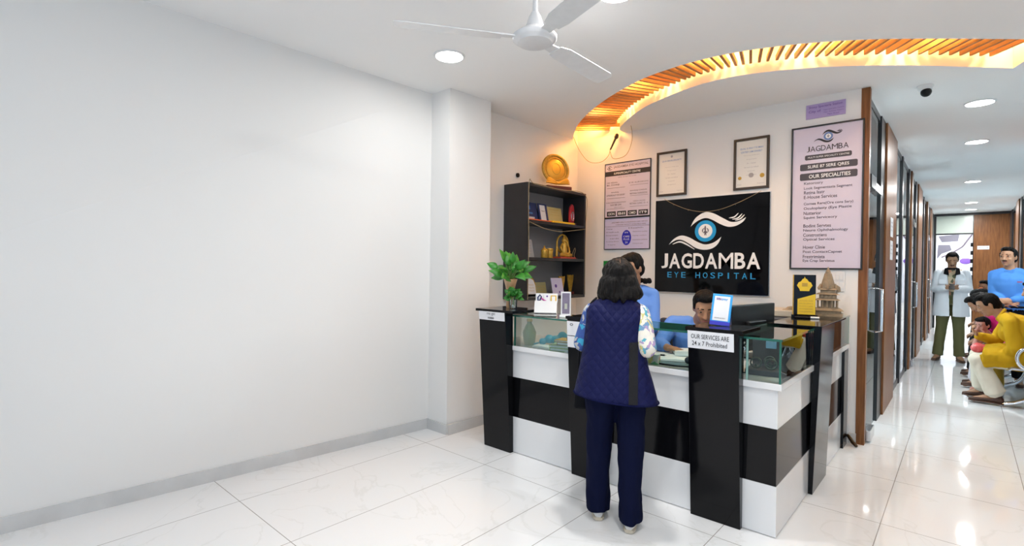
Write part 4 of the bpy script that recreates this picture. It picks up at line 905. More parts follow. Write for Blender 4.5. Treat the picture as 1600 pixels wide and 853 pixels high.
mb = MB(); mb.prism_xz([(-.030, .195), (.030, .195), (.034, .21), (.05, .235), (.040, .258), (.026, .265), (.012, .285), (.004, .288), (0, .302), (-.004, .288), (-.012, .285), (-.026, .265), (-.040, .258), (-.05, .235), (-.034, .21)], -.011, -.008); cr_ = tag(mb.obj('crest', yellow, aw), 'yellow crest')
mb = MB(); mb.box(-.018, .018, -.0125, -.011, .230, .255); mb.obj('crest_mark', gold_paint, cr_)
t = thing('marker_pen', 'black and white pen lying in front of the yellow award', 'pen', (-.845, 4.175, 1.0665), view_rz(-.87, 4.2) + R(3))
MB().cyl((-.08, 0, 0), (.02, 0, 0), .0075, n=12).obj('barrel', black_plastic, t, smooth=True); MB().cyl((.02, 0, 0), (.075, 0, 0), .0078, n=12).obj('cap', white_plastic, t, smooth=True)
# sandstone temple: tiers, columns and a spire
tm = thing('temple_carving', 'tan carved temple model with pointed spire at the wall end', 'carving', (-.80, 4.64, ZT), view_rz(-.80, 4.64) + R(2))
mb = MB()
def tier(hw, hd, z0, z1, ov=0): mb.prism_xy([(-hw, -hd), (hw, -hd), (hw + ov, 0), (hw, hd), (-hw, hd), (-hw - ov, 0)], z0, z1)
def roof(hw0, hw1, hd0, hd1, z0, z1): mb.hexa([V(-hw0, -hd0, z0), V(hw0, -hd0, z0), V(hw0, hd0, z0), V(-hw0, hd0, z0)], [V(-hw1, -hd1, z1), V(hw1, -hd1, z1), V(hw1, hd1, z1), V(-hw1, hd1, z1)])
tier(.095, .07, 0, .03, .01); tier(.088, .063, .03, .05); roof(.105, .085, .075, .06, .05, .068); tier(.072, .05, .068, .075)
mb.obj('plinth', sand, tm)
mb = MB(); mb.box(-.045, .045, -.03, .04, .075, .130)
for x in (-.066, -.035, -.004, .027, .062):
    for y in (-.048, .045): mb.cyl((x, y, .073), (x, y, .13), .0065, n=8)
mb.obj('hall', sand, tm)
mb = MB(); roof(.084, .068, .062, .05, .130, .142); tier(.058, .042, .142, .175); roof(.080, .060, .058, .045, .175, .186); tier(.050, .038, .186, .212); roof(.068, .045, .05, .036, .212, .224)
for x in (-.04, -.013, .014, .04): mb.box(x - .008, x + .008, -.050, -.036, .148, .170)
for s in (-1, 1): roof_pts = [V(s * .06, -.03, .224), V(s * .06, .03, .224)]; mb.cap((s * .056, -.02, .224), .014, (s * .05, -.02, .255), .004, 8); mb.cap((s * .056, .02, .224), .014, (s * .05, .02, .255), .004, 8)
mb.obj('tiers', sand, tm)
mb = MB(); mb.lathe([(.046, .224), (.044, .25), (.038, .285), (.028, .32), (.018, .345), (.020, .350), (.015, .356), (.016, .362), (.008, .372), (.003, .39)], n=14)
for k in range(8): a = k * math.pi / 4; mb.cap((.043 * math.cos(a), .043 * math.sin(a), .224), .010, (.020 * math.cos(a), .020 * math.sin(a), .335), .005, 6)
mb.obj('spire', sand, tm, smooth=True)
mb = MB(); mb.prism_xz([(.055, .186), (.085, .20), (.080, .235), (.060, .25)], -.03, .03); mb.obj('side_gable', sand, tm)
# box lying by the printer
t = thing('beige_parcel', 'crumpled beige packet behind the award plaque', 'packet', (-1.0, 4.42, ZT), R(20)); mb = MB(); mb.cap((-.05, 0, .03), .028, (.05, 0, .035), .03); mb.cap((-.02, .0, .06), .022, (.04, 0, .065), .02); remesh(mb, 'packet', sand, t, .006, 3, .006, 20)

# ---- inside the left display case
ZI = ZL + .001
t = thing('glass_jar', 'olive glass jar with narrow neck in the left display case', 'jar', (-2.475, 3.0, ZI)); MB().lathe([(.035, 0), (.042, .01), (.050, .06), (.052, .10), (.030, .15), (.018, .165), (.018, .18)], n=24).obj('body', mat('olive glass', (.20, .23, .12), .1, coat=.6), t, smooth=True); MB().lathe([(.022, .18), (.022, .20), (0, .201)], n=20).obj('lid', tan_card, t, smooth=True)
t = thing('teal_goggles', 'turquoise plastic goggles lying in the left display case', 'goggles', (-2.30, 3.10, ZI), R(30))
mb = MB()
for p_, r_ in (((-.10, 0, .03), .028), ((-.05, .01, .05), .035), ((0, 0, .045), .036), ((.05, .01, .075), .036), ((.09, 0, .055), .034), ((.13, .01, .04), .026)): mb.ell(p_, (r_, r_ * .9, r_ * 1.0))
remesh(mb, 'body', teal, t, .006, 2); mb = MB(); mb.tube([(-.13, 0, .02), (-.16, -.02, .012), (-.18, .01, .01)], .006); mb.obj('strap', teal, t, smooth=True)
t = thing('white_paper_pad', 'white paper pad lying flat in the left display case', 'pad', (-2.30, 3.0, ZI), R(12)); MB().box(-.10, .10, -.05, .05, 0, .012).obj('sheets', white_paper, t)
def book(lab, x, y, z, w, d, h, rz, m, pm=white_paper):
    t = thing('book', lab, 'book', (x, y, z), R(rz), 'books in the display case'); c = MB(); c.box(-w / 2, w / 2, -d / 2, d / 2, 0, .003); c.box(-w / 2, w / 2, -d / 2, d / 2, h - .003, h); c.box(-w / 2, -w / 2 + .003, -d / 2, d / 2, .003, h - .003); c.obj('cover', m, t); MB().box(-w / 2 + .003, w / 2 - .004, -d / 2 + .004, d / 2 - .004, .003, h - .003).obj('pages', pm, t)
lime = mat('lime cover', (.25, .42, .06), .4)
book('green book at the bottom of the pile in the display case', -2.12, 2.99, ZI, .20, .15, .022, 12, lime)
book('pale green book, second from the bottom of the pile', -2.13, 2.99, ZI + .023, .20, .15, .018, 16, mat('pale green cover', (.40, .55, .30), .4))
book('brown book in the upper part of the pile', -2.09, 3.0, ZI + .042, .16, .13, .022, 8, mat('brown cover', (.22, .10, .05), .5))
book('orange yellow book, second from the top of the pile', -2.10, 3.0, ZI + .065, .18, .14, .014, 12, mat('amber cover', (.68, .36, .04), .4))
book('dark brown book at the top of the pile', -2.05, 3.03, ZI + .080, .13, .10, .020, 5, mat('dark brown cover', (.16, .06, .03), .5))
t = thing('blue_leaflet', 'small blue and white leaflet in front of the book pile', 'leaflet', (-2.03, 2.925, ZI), R(8)); MB().box(-.05, .05, -.02, .02, 0, .004).obj('sheet', white_paper, t); MB().box(-.03, .04, -.015, .01, .004, .005).obj('print', blue_print, t)
# ---- centre case and writing surface
t = thing('printed_box', 'small white box with coloured prints by the woman’s elbow', 'box', (-1.46, 2.955, ZI), R(5)); MB().box(-.058, .058, -.022, .022, 0, .062).obj('carton', cells('printed carton', (.72, .70, .66), [(.75, .73, .7), (.2, .5, .25), (.75, .73, .7), (.7, .3, .2), (.75, .6, .2), (.72, .7, .66)], 34), t, bevel=.002)
t = thing('open_register', 'open white register lying in front of the seated clerk', 'notebook', (-1.43, 3.26, ZI), R(24))
mb = MB()
for s in (-1, 1): mb.hexa([V(0, -.15, 0), V(s * .20, -.15, 0), V(s * .20, .15, 0), V(0, .15, 0)], [V(0, -.15, .016), V(s * .20, -.15, .008), V(s * .20, .15, .008), V(0, .15, .016)])
mb.obj('pages', white_paper, t); MB().box(-.205, .205, -.155, .155, -.0005, .002).obj('cover', dark_plastic, t)
t = thing('paper_stack', 'stack of white papers by the clerk’s hand', 'papers', (-1.36, 3.37, ZI + .018), R(32)); MB().box(-.12, .12, -.08, .08, 0, .03).obj('sheets', white_paper, t)
t = thing('ballpoint_pen', 'black pen on the register near the woman’s elbow', 'pen', (-1.53, 3.15, ZI + .024), R(20)); MB().cyl((-.07, 0, 0), (.07, 0, 0), .0055, n=10).obj('barrel', black_plastic, t, smooth=True); MB().cyl((.07, 0, 0), (.082, 0, 0), .004, .001, n=10).obj('tip', steel, t)
t = thing('spectacles_case', 'dark spectacles case behind the centre pillar notice', 'case', (-1.22, 3.12, ZI), R(20)); mb = MB(); mb.cap((-.06, 0, .024), .022, (.06, 0, .024), .022); remesh(mb, 'shell', blue_black, t, .005, 3)
t = thing('black_cable', 'black cable lying on the grey sheet in the centre case', 'cable', (0, 0, ZI)); MB().tube(catmull([V(-1.52, 3.02, .006), V(-1.42, 2.97, .006), V(-1.30, 2.96, .006), V(-1.2, 3.0, .006)], 6), .005).obj('cord', black_plastic, t, smooth=True)
t = thing('grey_file', 'grey teal file under the papers in the centre case', 'file', (-1.32, 3.03, ZI), R(10)); MB().box(-.14, .12, -.05, .06, 0, .005).obj('sheet', mat('grey teal file', (.10, .16, .17), .4), t)
# ---- corner case: dark instruments
t = thing('trial_frame_box', 'dark case of optical instruments in the corner glass case', 'instrument case', (-.86, 3.15, ZI), R(6))
MB().box(-.075, .10, -.10, .14, 0, .03).obj('tray', blue_black, t, bevel=.004); mb = MB(); mb.box(-.075, .10, .12, .135, .03, .19); tag(mb.obj('open_lid', blue_black, t), 'dark open lid')
for i, (x, y) in enumerate(((-.03, -.03), (.05, -.04), (.03, .05))):
    mb = MB(); mb.torus((x, y, .06), (.028, 0, 0), (0, .012, .026), .005, 24, 8); mb.cap((x, y, .03), .008, (x, y, .05), .006); mb.obj('lens_ring', mat('dark green metal', (.02, .05, .04), .3), t, smooth=True)
mb = MB(); mb.box(.0, .055, .10, .118, .13, .17); tag(mb.obj('blue_label', mat('pale blue label', (.2, .4, .6), .4), t), 'pale blue label')
t = thing('doorknob_lens', 'round metal lens on a stem in the corner glass case', 'lens', (-.93, 3.03, ZI + .001), 0); mb = MB(); mb.cyl((0, 0, 0), (0, 0, .008), .02); mb.cyl((0, 0, .008), (0, 0, .12), .004); mb.ell((0, 0, .145), (.028, .02, .028)); mb.ell((0, 0, .18), (.012, .012, .012)); mb.obj('body', steel, t, smooth=True)
for i, (x, y, m_, lab) in enumerate(((-.80, 3.36, 'a', 'black angled instrument standing in the side glass case'), (-.80, 3.47, 'b', 'second dark instrument further along the side glass case'))):
    t = thing('optical_instrument', lab, 'instrument', (x, y, ZI), R(70 - i * 20)); mb = MB(); mb.cap((-.05, 0, .03), .02, (.03, 0, .10), .03); mb.cap((.03, 0, .10), .03, (.07, 0, .14), .018); mb.cap((0, 0, .02), .018, (.02, 0, .08), .014)
    remesh(mb, 'body', mat('dark green plastic', (.012, .035, .03), .3), t, .005, 2); mb = MB(); mb.cyl((.06, -.001, .135), (.085, -.001, .16), .02); mb.obj('eyepiece', steel, t, smooth=True)
t = thing('steel_ruler', 'thin steel ruler leaning in the side glass case', 'ruler', (-.73, 3.12, ZI), R(90)); mb = MB(); mb.hexa([V(0, 0, .10), V(.0, .004, .10), V(.0, .004, .115), V(0, 0, .115)], [V(.32, 0, .0), V(.32, .004, .0), V(.32, .004, .014), V(.32, 0, .014)]); mb.obj('blade', steel, t)
t = thing('yellow_booklet', 'yellow booklet standing in the side glass case', 'booklet', (-.80, 3.60, ZI), R(80)); MB().box(-.05, .05, 0, .012, 0, .17).obj('cover', yellow, t)
t = thing('white_leaflet_stack', 'white leaflets leaning at the far end of the side glass case', 'leaflets', (-.86, 3.95, ZI), R(80)); MB().box(-.12, .14, -.02, .02, 0, .14).obj('sheets', white_paper, t)
t = thing('pink_packet', 'coral packet in the far end of the side glass case', 'packet', (-.80, 4.40, ZI), R(0)); mb = MB(); mb.cap((0, -.12, .05), .045, (0, .12, .08), .05); remesh(mb, 'packet', mat('coral packet', (.62, .16, .14), .5), t, .008, 2, .01, 10)
t = thing('maroon_packet', 'maroon packet next to the coral one in the side glass case', 'packet', (-.86, 4.18, ZI), R(0)); mb = MB(); mb.cap((0, -.06, .07), .05, (0, .06, .11), .05); remesh(mb, 'packet', mat('maroon packet', (.25, .01, .05), .4), t, .008, 2, .01, 10)
# small things on the floor by the corridor corner
t = thing('door_stopper', 'small dark metal stopper on the floor by the brown trim', 'door stopper', (-.665, 4.90, 0), R(-40)); mb = MB(); mb.cap((-.03, 0, .07), .012, (.02, 0, .03), .016); mb.cap((.02, 0, .03), .016, (.05, 0, .014), .013); mb.obj('body', mat('dark bronze', (.05, .03, .015), .35, metal=.6), t, smooth=True)
# desk chairs
for (x, y, rz, lab) in ((-1.66, 3.98, -12, 'black padded chair back behind the seated clerk'),):
    t = thing('office_chair', lab, 'chair', (x, y, 0), R(rz)); MB().box(-.24, .24, -.03, .03, .55, 1.0).obj('backrest', blue_black, t, bevel=.02); MB().box(-.24, .24, -.48, -.02, .36, .425).obj('seat', blue_black, t, bevel=.02)
    MB().cyl((0, -.24, .06), (0, -.24, .36), .03).obj('column', black_plastic, t, smooth=True); mb = MB(); [mb.cap((0, -.24, .06), .022, (.26 * math.cos(k * 1.2566), -.24 + .26 * math.sin(k * 1.2566), .045), .016) for k in range(5)]; mb.obj('star_base', black_plastic, t, smooth=True)
    for k in range(5): mb = MB(); mb.ell((.26 * math.cos(k * 1.2566), -.24 + .26 * math.sin(k * 1.2566), .026), (.026, .026, .026)); mb.obj('castor', black_plastic, t, smooth=True)
    for s in (-1, 1): mb = MB(); mb.tube([(s * .10, .0, .56), (s * .10, .02, .44), (s * .10, -.10, .39)], .012); mb.obj('back_bracket', black_plastic, t, smooth=True)

# ================================================================== ceiling fan
fn = thing('ceiling_fan', 'white three-bladed ceiling fan at rest, seen from below', 'ceiling fan', (-1.655, 2.02, 2.56))
fan_w = mat('fan enamel', (.74, .74, .745), .3, coat=.3, vary=.06, vscale=20)
MB().lathe([(.0, -.022), (.070, -.021), (.088, -.017), (.090, -.012), (.104, -.006), (.113, .002), (.114, .018), (.100, .028), (.07, .05), (.045, .058)], n=48).obj('motor', fan_w, fn, smooth=True)
MB().lathe([(.040, .058), (.045, .075), (.030, .12), (.018, .14)], n=30).obj('lower_cover', fan_w, fn, smooth=True); MB().cyl((0, 0, .10), (0, 0, H - 2.56 - .02), .0125).obj('downrod', fan_w, fn, smooth=True)
MB().lathe([(.02, H - 2.56 - .09), (.05, H - 2.56 - .04), (.062, H - 2.56 - .002)], n=30).obj('canopy', fan_w, fn, smooth=True)
for az in (91, 234.5, 338):
    Mz = Matrix.Rotation(R(az), 4, 'Z') @ Matrix.Rotation(R(-11), 4, 'X')
    bl = MB(); bl.hexa([Mz @ V(x, y, 0) for x, y in ((.17, -.045), (.24, -.062), (.66, -.062), (.70, -.045), (.70, .05), (.66, .058), (.24, .050), (.17, .038))], [Mz @ V(x, y, .004) for x, y in ((.17, -.045), (.24, -.062), (.66, -.062), (.70, -.045), (.70, .05), (.66, .058), (.24, .050), (.17, .038))])
    b_ = bl.obj('blade', fan_w, fn); ar = MB(); ar.hexa([Mz @ V(*p, .004) for p in ((.09, -.025), (.20, -.03), (.24, -.02), (.24, .02), (.20, .03), (.09, .025))], [Mz @ V(*p, .010) for p in ((.09, -.025), (.20, -.03), (.24, -.02), (.24, .02), (.20, .03), (.09, .025))]); ar.obj('blade_arm', fan_w, b_)
# ================================================================== people
def unit(v): return Vector(v).normalized()
def head_frame(f, up=(0, 0, 1)):
    f = unit(f); r = f.cross(Vector(up)).normalized(); u = r.cross(f); return f, r, u
def head_prims(mb, c, f, s=1.0, wide=1.0):
    f, r, u = head_frame(f); M = Matrix((r, f, u)).transposed(); c = Vector(c)
    mb.ell(c + u * .018 * s, (.074 * s * wide, .094 * s, .098 * s), M, 22, 14)           # skull
    mb.ell(c - u * .045 * s + f * .016 * s, (.058 * s * wide, .070 * s, .072 * s), M, 20, 12)   # lower face
    mb.ell(c - u * .098 * s + f * .056 * s, (.024 * s, .020 * s, .017 * s), M)                  # chin
    mb.cap(c + u * .012 * s + f * .086 * s, .010 * s, c - u * .030 * s + f * .102 * s, .0145 * s, 10)
    for k in (-1, 1):
        mb.ell(c - u * .033 * s + f * .094 * s + r * k * .012 * s, (.009 * s, .009 * s, .008 * s), M, 10, 6)
        mb.ell(c + r * k * .074 * s * wide - f * .006 * s - u * .005 * s, (.010 * s, .018 * s, .031 * s), M, 12, 8)
        mb.ell(c + r * k * .034 * s + f * .062 * s - u * .028 * s, (.022 * s, .020 * s, .022 * s), M, 12, 8)
        mb.ell(c + r * k * .032 * s + f * .080 * s + u * .030 * s, (.024 * s, .012 * s, .008 * s), M, 12, 8)
    return M
def face_parts(root, c, f, skin, s=1.0, closed=True, moustache=False):
    f, r, u = head_frame(f); M = Matrix((r, f, u)).transposed(); c = Vector(c)
    for k in (-1, 1):
        p = c + r * k * .032 * s + f * .083 * s + u * .010 * s
        mb = MB(); mb.ell(p, (.012 * s, .007 * s, .0055 * s if not closed else .0030 * s), M, 12, 8); mb.mi = 1; mb.ell(p + f * .006 * s, (.0068 * s, .004 * s, .0058 * s if not closed else .0040 * s), M, 10, 6); mb.obj('eye', [eye_white, hair_m], root, smooth=True)
        mb = MB(); mb.cap(c + r * k * .016 * s + f * .091 * s + u * .034 * s, .0040 * s, c + r * k * .052 * s + f * .078 * s + u * .034 * s, .0030 * s, 8); mb.obj('eyebrow', hair_m, root, smooth=True)
    mb = MB(); mb.cap(c - u * .062 * s + f * .085 * s - r * .018 * s, .0045 * s, c - u * .062 * s + f * .089 * s, .006 * s, 8); mb.cap(c - u * .062 * s + f * .089 * s, .006 * s, c - u * .062 * s + f * .085 * s + r * .018 * s, .0045 * s, 8); mb.obj('mouth', lip, root, smooth=True)
    if moustache:
        mb = MB(); mb.cap(c - u * .050 * s + f * .088 * s - r * .022 * s, .0035 * s, c - u * .048 * s + f * .094 * s, .006 * s, 8); mb.cap(c - u * .048 * s + f * .094 * s, .006 * s, c - u * .050 * s + f * .088 * s + r * .022 * s, .0035 * s, 8); mb.obj('moustache', hair_m, root, smooth=True)
def short_hair(root, c, f, s=1.0, top=.0):
    f, r, u = head_frame(f); M = Matrix((r, f, u)).transposed(); c = Vector(c); mb = MB()
    mb.ell(c + u * .036 * s - f * .020 * s, (.081 * s, .088 * s, .088 * s), M, 20, 12)
    mb.ell(c - u * .012 * s - f * .042 * s, (.073 * s, .062 * s, .070 * s), M, 20, 12)
    mb.ell(c + u * (.088 + top) * s + f * .030 * s, (.062 * s, .058 * s, .034 * s), M, 16, 10)
    for k in (-1, 1): mb.ell(c + r * k * .071 * s + u * .030 * s + f * .018 * s, (.009 * s, .022 * s, .034 * s), M, 10, 8)
    rn = random.Random(5)
    for i in range(26):
        a = rn.uniform(-1, 1); b = rn.uniform(-.6, 1); p = c + u * (.10 + top * .6 - .03 * a * a) * s + r * a * .052 * s + f * (b * .055 - .01) * s
        mb.cap(p, .012 * s, p + (f * .018 + u * .006 + r * rn.uniform(-.01, .01)) * s, .006 * s, 8)
    return remesh(mb, 'hair', hair_m, root, .005 * s, 3, .003, 45)
def hand_prims(mb, w, d, n, side=1, curl=.5, s=1.0):
    """w wrist, d along the palm, n the way the fingers curl, side: thumb side along d x n"""
    w = Vector(w); d = unit(d); n = unit(Vector(n) - d * Vector(n).dot(d)); l = d.cross(n).normalized() * side
    M = Matrix((l, d, n)).transposed()
    mb.cap(w - d * .01 * s, .024 * s, w + d * .02 * s, .024 * s, 12); mb.ell(w + d * .050 * s, (.040 * s, .050 * s, .016 * s), M, 16, 10)
    for i, ln in enumerate((.070, .078, .072, .057)):
        off = (1.5 - i); b = w + d * .084 * s + l * off * .0195 * s; fan = l * off * .10
        d1 = (d * math.cos(curl * .5) + n * math.sin(curl * .5) + fan).normalized(); m = b + d1 * ln * .5 * s
        d2 = (d * math.cos(curl * 1.5) + n * math.sin(curl * 1.5) + fan * .6).normalized(); e = m + d2 * ln * .32 * s
        d3 = (d * math.cos(curl * 2.2) + n * math.sin(curl * 2.2)).normalized(); t = e + d3 * ln * .24 * s
        mb.cap(b - d * .02 * s, .0092 * s, m, .0085 * s, 10); mb.cap(m, .0085 * s, e, .0078 * s, 10); mb.cap(e, .0078 * s, t, .0068 * s, 10)
    b = w + d * .028 * s + l * .030 * s; m = b + (d * .6 + l * .7 + n * .35).normalized() * .036 * s; e = m + (d * .85 + l * .25 + n * .45).normalized() * .030 * s
    mb.cap(b, .014 * s, m, .0105 * s, 10); mb.cap(m, .0105 * s, e, .0085 * s, 10)
def rings_for(J, sc, infl=0.0, hem=None):
    """torso cross-sections from pelvis to neck"""
    pel, che, nk = Vector(J['pelvis']), Vector(J['chest']), Vector(J['neck']); hl, hr, sl, sr = (Vector(J[k]) for k in ('hipL', 'hipR', 'shL', 'shR'))
    lat0 = unit(hr - hl); lat1 = unit(sr - sl); sp_ = unit(che - pel); sp2 = unit(nk - che)
    def ring(c, lat, ax, w, d): ff = unit(lat.cross(ax)); return (c, lat * (w * sc + infl), ff * (d * sc + infl))
    shm = (sl + sr) / 2; hw = (sr - sl).length / 2
    return [ring(pel - sp_ * .06 * sc, lat0, sp_, .120, .095), ring(pel, lat0, sp_, .165, .118), ring(pel.lerp(che, .33), (lat0 * 2 + lat1).normalized(), sp_, .150, .112), ring(pel.lerp(che, .62), (lat0 + lat1 * 2).normalized(), sp_, .152, .116),
            ring(che, lat1, sp_, .168, .122), ring(che.lerp(shm, .55), lat1, sp2, .165, .112), (shm + sp2 * .0, lat1 * (hw * .86 + infl), unit(lat1.cross(sp2)) * (.080 * sc + infl)), (shm + sp2 * .030 * sc, lat1 * (hw * .50 + infl), unit(lat1.cross(sp2)) * (.062 * sc + infl * .5)), (nk.lerp(shm, .25), lat1 * (.055 * sc), unit(lat1.cross(sp2)) * .055 * sc)]
def shoulder_in(J, k):
    return Vector(J['sh' + k]).lerp(Vector(J['neck']), .55) + (Vector(J['chest']) - Vector(J['neck'])) * .10
def build_person(name_label, group, loc, rz, J, scale, skin, hands, shoes=True, girth=1.0, face=None, vox=.0065):
    root = thing('person', name_label, 'person', loc, rz, group)
    s = scale; mb = MB(); hf = face or (0, -1, 0)
    head_prims(mb, J['head'], hf, s); f, r, u = head_frame(hf); hc = Vector(J['head'])
    mb.cap(hc - u * .05 * s - f * .015 * s, .052 * s, J['neck'], .056 * s); mb.cap(J['neck'], .056 * s, Vector(J['chest']).lerp(Vector(J['neck']), .7), .07 * s)
    mb.loft(rings_for(J, s * girth), 24)
    for k in 'LR':
        mb.cap(shoulder_in(J, k), .046 * s, J['sh' + k], .047 * s); mb.cap(J['sh' + k], .047 * s, J['el' + k], .038 * s); mb.cap(J['el' + k], .038 * s, J['wr' + k], .025 * s)
        mb.cap(J['hip' + k], .082 * s, J['kn' + k], .054 * s); mb.cap(J['kn' + k], .054 * s, J['an' + k], .038 * s); mb.cap(J['an' + k], .036 * s, J['to' + k], .028 * s)
        if k in hands: d, n, side, curl = hands[k]; hand_prims(mb, J['wr' + k], d, n, side, curl, s)
    body = remesh(mb, 'body', skin, root, vox, 3)
    return root
def sleeves(root, J, s, m, name='sleeve', to=1.0, infl=.013, parts='LR', cuff=None, wr=.004):
    for k in parts:
        el, wri = Vector(J['el' + k]), Vector(J['wr' + k]); mb = MB()
        mb.cap(J['sh' + k], (.050 + infl * 1.2) * s, el, (.038 + infl * 1.3) * s)
        if to > 0: mb.cap(el, (.038 + infl * 1.3) * s, el.lerp(wri, to), (.030 + infl) * s)
        remesh(mb, name, m, root, .008, 5, wr, 14)
def top_garment(root, J, s, m, name='shirt', infl=.016, girth=1.0, hem=0, to=1.0, wr=.005, collar=None, extra=None, arms=True, vox=.008, one=True):
    mb = MB(); rg = rings_for(J, s * girth, infl)
    rg[-1] = (rg[-1][0] - V(0, 0, .0), rg[-1][1] * 1.22, rg[-1][2] * 1.22)
    if hem:
        c, a, b = rg[1]; ax = (Vector(J['chest']) - Vector(J['pelvis'])).normalized(); rg = [(c - ax * hem, a * 1.05, b * 1.08)] + rg[1:]
    mb.loft(rg, 28)
    for k in 'LR':
        el, wri = Vector(J['el' + k]), Vector(J['wr' + k])
        mb.cap(shoulder_in(J, k), (.046 + infl) * s, J['sh' + k], (.045 + infl) * s); mb.cap(J['sh' + k], (.045 + infl) * s, el, (.038 + infl) * s)
        if to > 0: mb.cap(el, (.038 + infl) * s, el.lerp(wri, to), (.028 + infl * .9) * s)
    if extra: extra(mb)
    return remesh(mb, name, m, root, vox, 5, wr, 13)
def legs_garment(root, J, s, m, name='trousers', infl=.014, to=.96, flare=0.0, girth=1.0, wr=.005, hips=True):
    mb = MB(); rg = rings_for(J, s * girth, infl)
    if hips: mb.loft(rg[:3], 26)
    for k in 'LR':
        an = Vector(J['kn' + k]).lerp(Vector(J['an' + k]), to)
        mb.cap(J['hip' + k], (.084 + infl) * s, J['kn' + k], (.054 + infl) * s); 
        d = (an - Vector(J['kn' + k])); p, q = Vector(J['kn' + k]), an; mb.cap(p, (.054 + infl) * s, p + d * .9, (.046 + infl + flare) * s)
        mb.cyl(p + d * .5, q, (.050 + infl + flare * .5) * s, (.048 + infl + flare) * s)
    return remesh(mb, name, m, root, .008, 5, wr, 12)
def shoe(root, an, to, m, name='shoe', s=1.0, h=.045, sole=None, w=.036):
    an, to = Vector(an), Vector(to); d = (to - an); d.z = 0; ln = d.length; d.normalize(); l = V(-d.y, d.x, 0); base = V(an.x, an.y, 0) - d * .05 * s; L_ = (ln + .05 * s + .045 * s)
    z0 = min(an.z, to.z) - .05 if False else 0
    b0 = an.z - .075 * s
    mb = MB(); R_ = []
    for t, ww, hh in ((0, .55, .8), (.08, .82, 1.0), (.25, .88, 1.0), (.45, .86, .88), (.65, 1.0, .68), (.85, .92, .52), (.97, .55, .36)):
        c = base + d * L_ * t + V(0, 0, b0 + h * s * hh * .62 + .012); R_.append((c, l * w * s * ww, V(0, 0, h * s * hh * .62)))
    mb.loft(R_, 18); mb.cap(V(an.x, an.y, b0 + .04 * s), .036 * s, V(an.x, an.y, b0 + .075 * s), .036 * s)
    o = remesh(mb, name, m, root, .006, 3)
    mb = MB(); R2 = [(V(c.x, c.y, b0 + .010), a * 1.08, V(0, 0, .010)) for c, a, b in R_]; mb.loft(R2, 16, power=3); mb.obj('sole', sole or m, o, smooth=True)
    return o
def collar(root, J, s, m, f=(0, -1, 0), tilt=0):
    nk = Vector(J['neck']); f = unit(f); l = f.cross(V(0, 0, 1)).normalized(); mb = MB()
    mb.torus(nk + V(0, 0, -.012) + f * .006, l * .058 * s, (f + V(0, 0, -.35)).normalized() * .062 * s, .012 * s, 26, 8)
    for k in (-1, 1):
        a = nk + f * .068 * s + l * k * .008 + V(0, 0, -.035); mb.hexa([a, a + l * k * .045 * s + V(0, 0, .03) - f * .02, a + l * k * .05 * s + V(0, 0, -.012), a + l * k * .016 * s + V(0, 0, -.045)],
                [q + f * .008 for q in (a, a + l * k * .045 * s + V(0, 0, .03) - f * .02, a + l * k * .05 * s + V(0, 0, -.012), a + l * k * .016 * s + V(0, 0, -.045))])
    return mb.obj('collar', m, root, smooth=True)

# ---- woman at the counter, seen from behind
WL = (-1.42, 2.47, 0); WR = R(29.89)
J = dict(head=(.008, .02, 1.352), neck=(.0, .0, 1.235), chest=(-.008, 0, 1.08), pelvis=(-.005, 0, .79), shL=(-.122, .02, 1.155), shR=(.115, .0, 1.155), elL=(-.188, .05, .985), elR=(.158, -.06, .985), wrL=(-.12, .30, 1.045), wrR=(.09, .32, 1.05),
         hipL=(-.078, .02, .78), hipR=(.078, -.01, .78), knL=(-.085, .05, .42), knR=(.084, -.02, .42), anL=(-.088, .07, .075), anR=(.084, -.04, .075), toL=(-.095, .20, .035), toR=(.095, .09, .035))
wm = build_person('woman seen from behind in a navy quilted vest and floral sleeves at the counter', None, WL, WR, J, .92, skin_a, {'L': ((.3, 1, .0), (0, 0, -1), -1, .35), 'R': ((-.35, 1, 0), (0, 0, -1), 1, .35)}, face=(-.05, 1, -.1), girth=.86)
# trousers: straight loose legs
mb = MB()
X0, Y0 = V(1, 0, 0), V(0, 1, 0)
for sx, cx0, cy0 in ((-1, -.088, .06), (1, .084, -.03)):
    mb.loft([(V(sx * .075, .01, .80), X0 * .090, Y0 * .11), (V(cx0 * .95, .01, .66), X0 * .084, Y0 * .10), (V(cx0, cy0 * .6, .42), X0 * .068, Y0 * .078), (V(cx0, cy0 * .9, .22), X0 * .064, Y0 * .074), (V(cx0 + sx * .002, cy0 + .005, .055 if sx < 0 else .045), X0 * .066, Y0 * .084)], 24)
remesh(mb, 'trousers', navy_cloth, wm, .007, 4, .010, 13)
# vest: flared quilted body
mb = MB()
sec = [(.700, -.000, .226, .165), (.76, -.004, .212, .158), (.87, -.012, .186, .143), (.97, -.014, .167, .128), (1.06, -.012, .160, .120), (1.13, -.010, .157, .115), (1.175, -.010, .156, .100), (1.205, -.008, .140, .085), (1.228, -.006, .112, .070), (1.248, -.003, .078, .062), (1.262, 0, .055, .055)]
mb.loft([(V(cx, 0, z), X0 * w, Y0 * d + V(0, 0, 0)) for z, cx, w, d in sec], 40, power=2.3)
vest = remesh(mb, 'vest', vest_m, wm, .008, 4, .003, 8)
for v in vest.data.vertices:
    if v.co.z < .80: v.co.z += -.020 * (v.co.x / .22) * (.80 - v.co.z) / .1
mb = MB(); rg = [(V(.0, 0, .700), X0 * .228, Y0 * .167)]
pts = [V(.228 * math.cos(t) , .167 * math.sin(t), .702 - .019 * math.cos(t)) for t in [2 * math.pi * i / 48 for i in range(49)]]
mb.tube(pts, .005, 6); mb.obj('hem_piping', mat('dark navy piping', (.006, .008, .045), .8, spec=.05), vest, smooth=True)
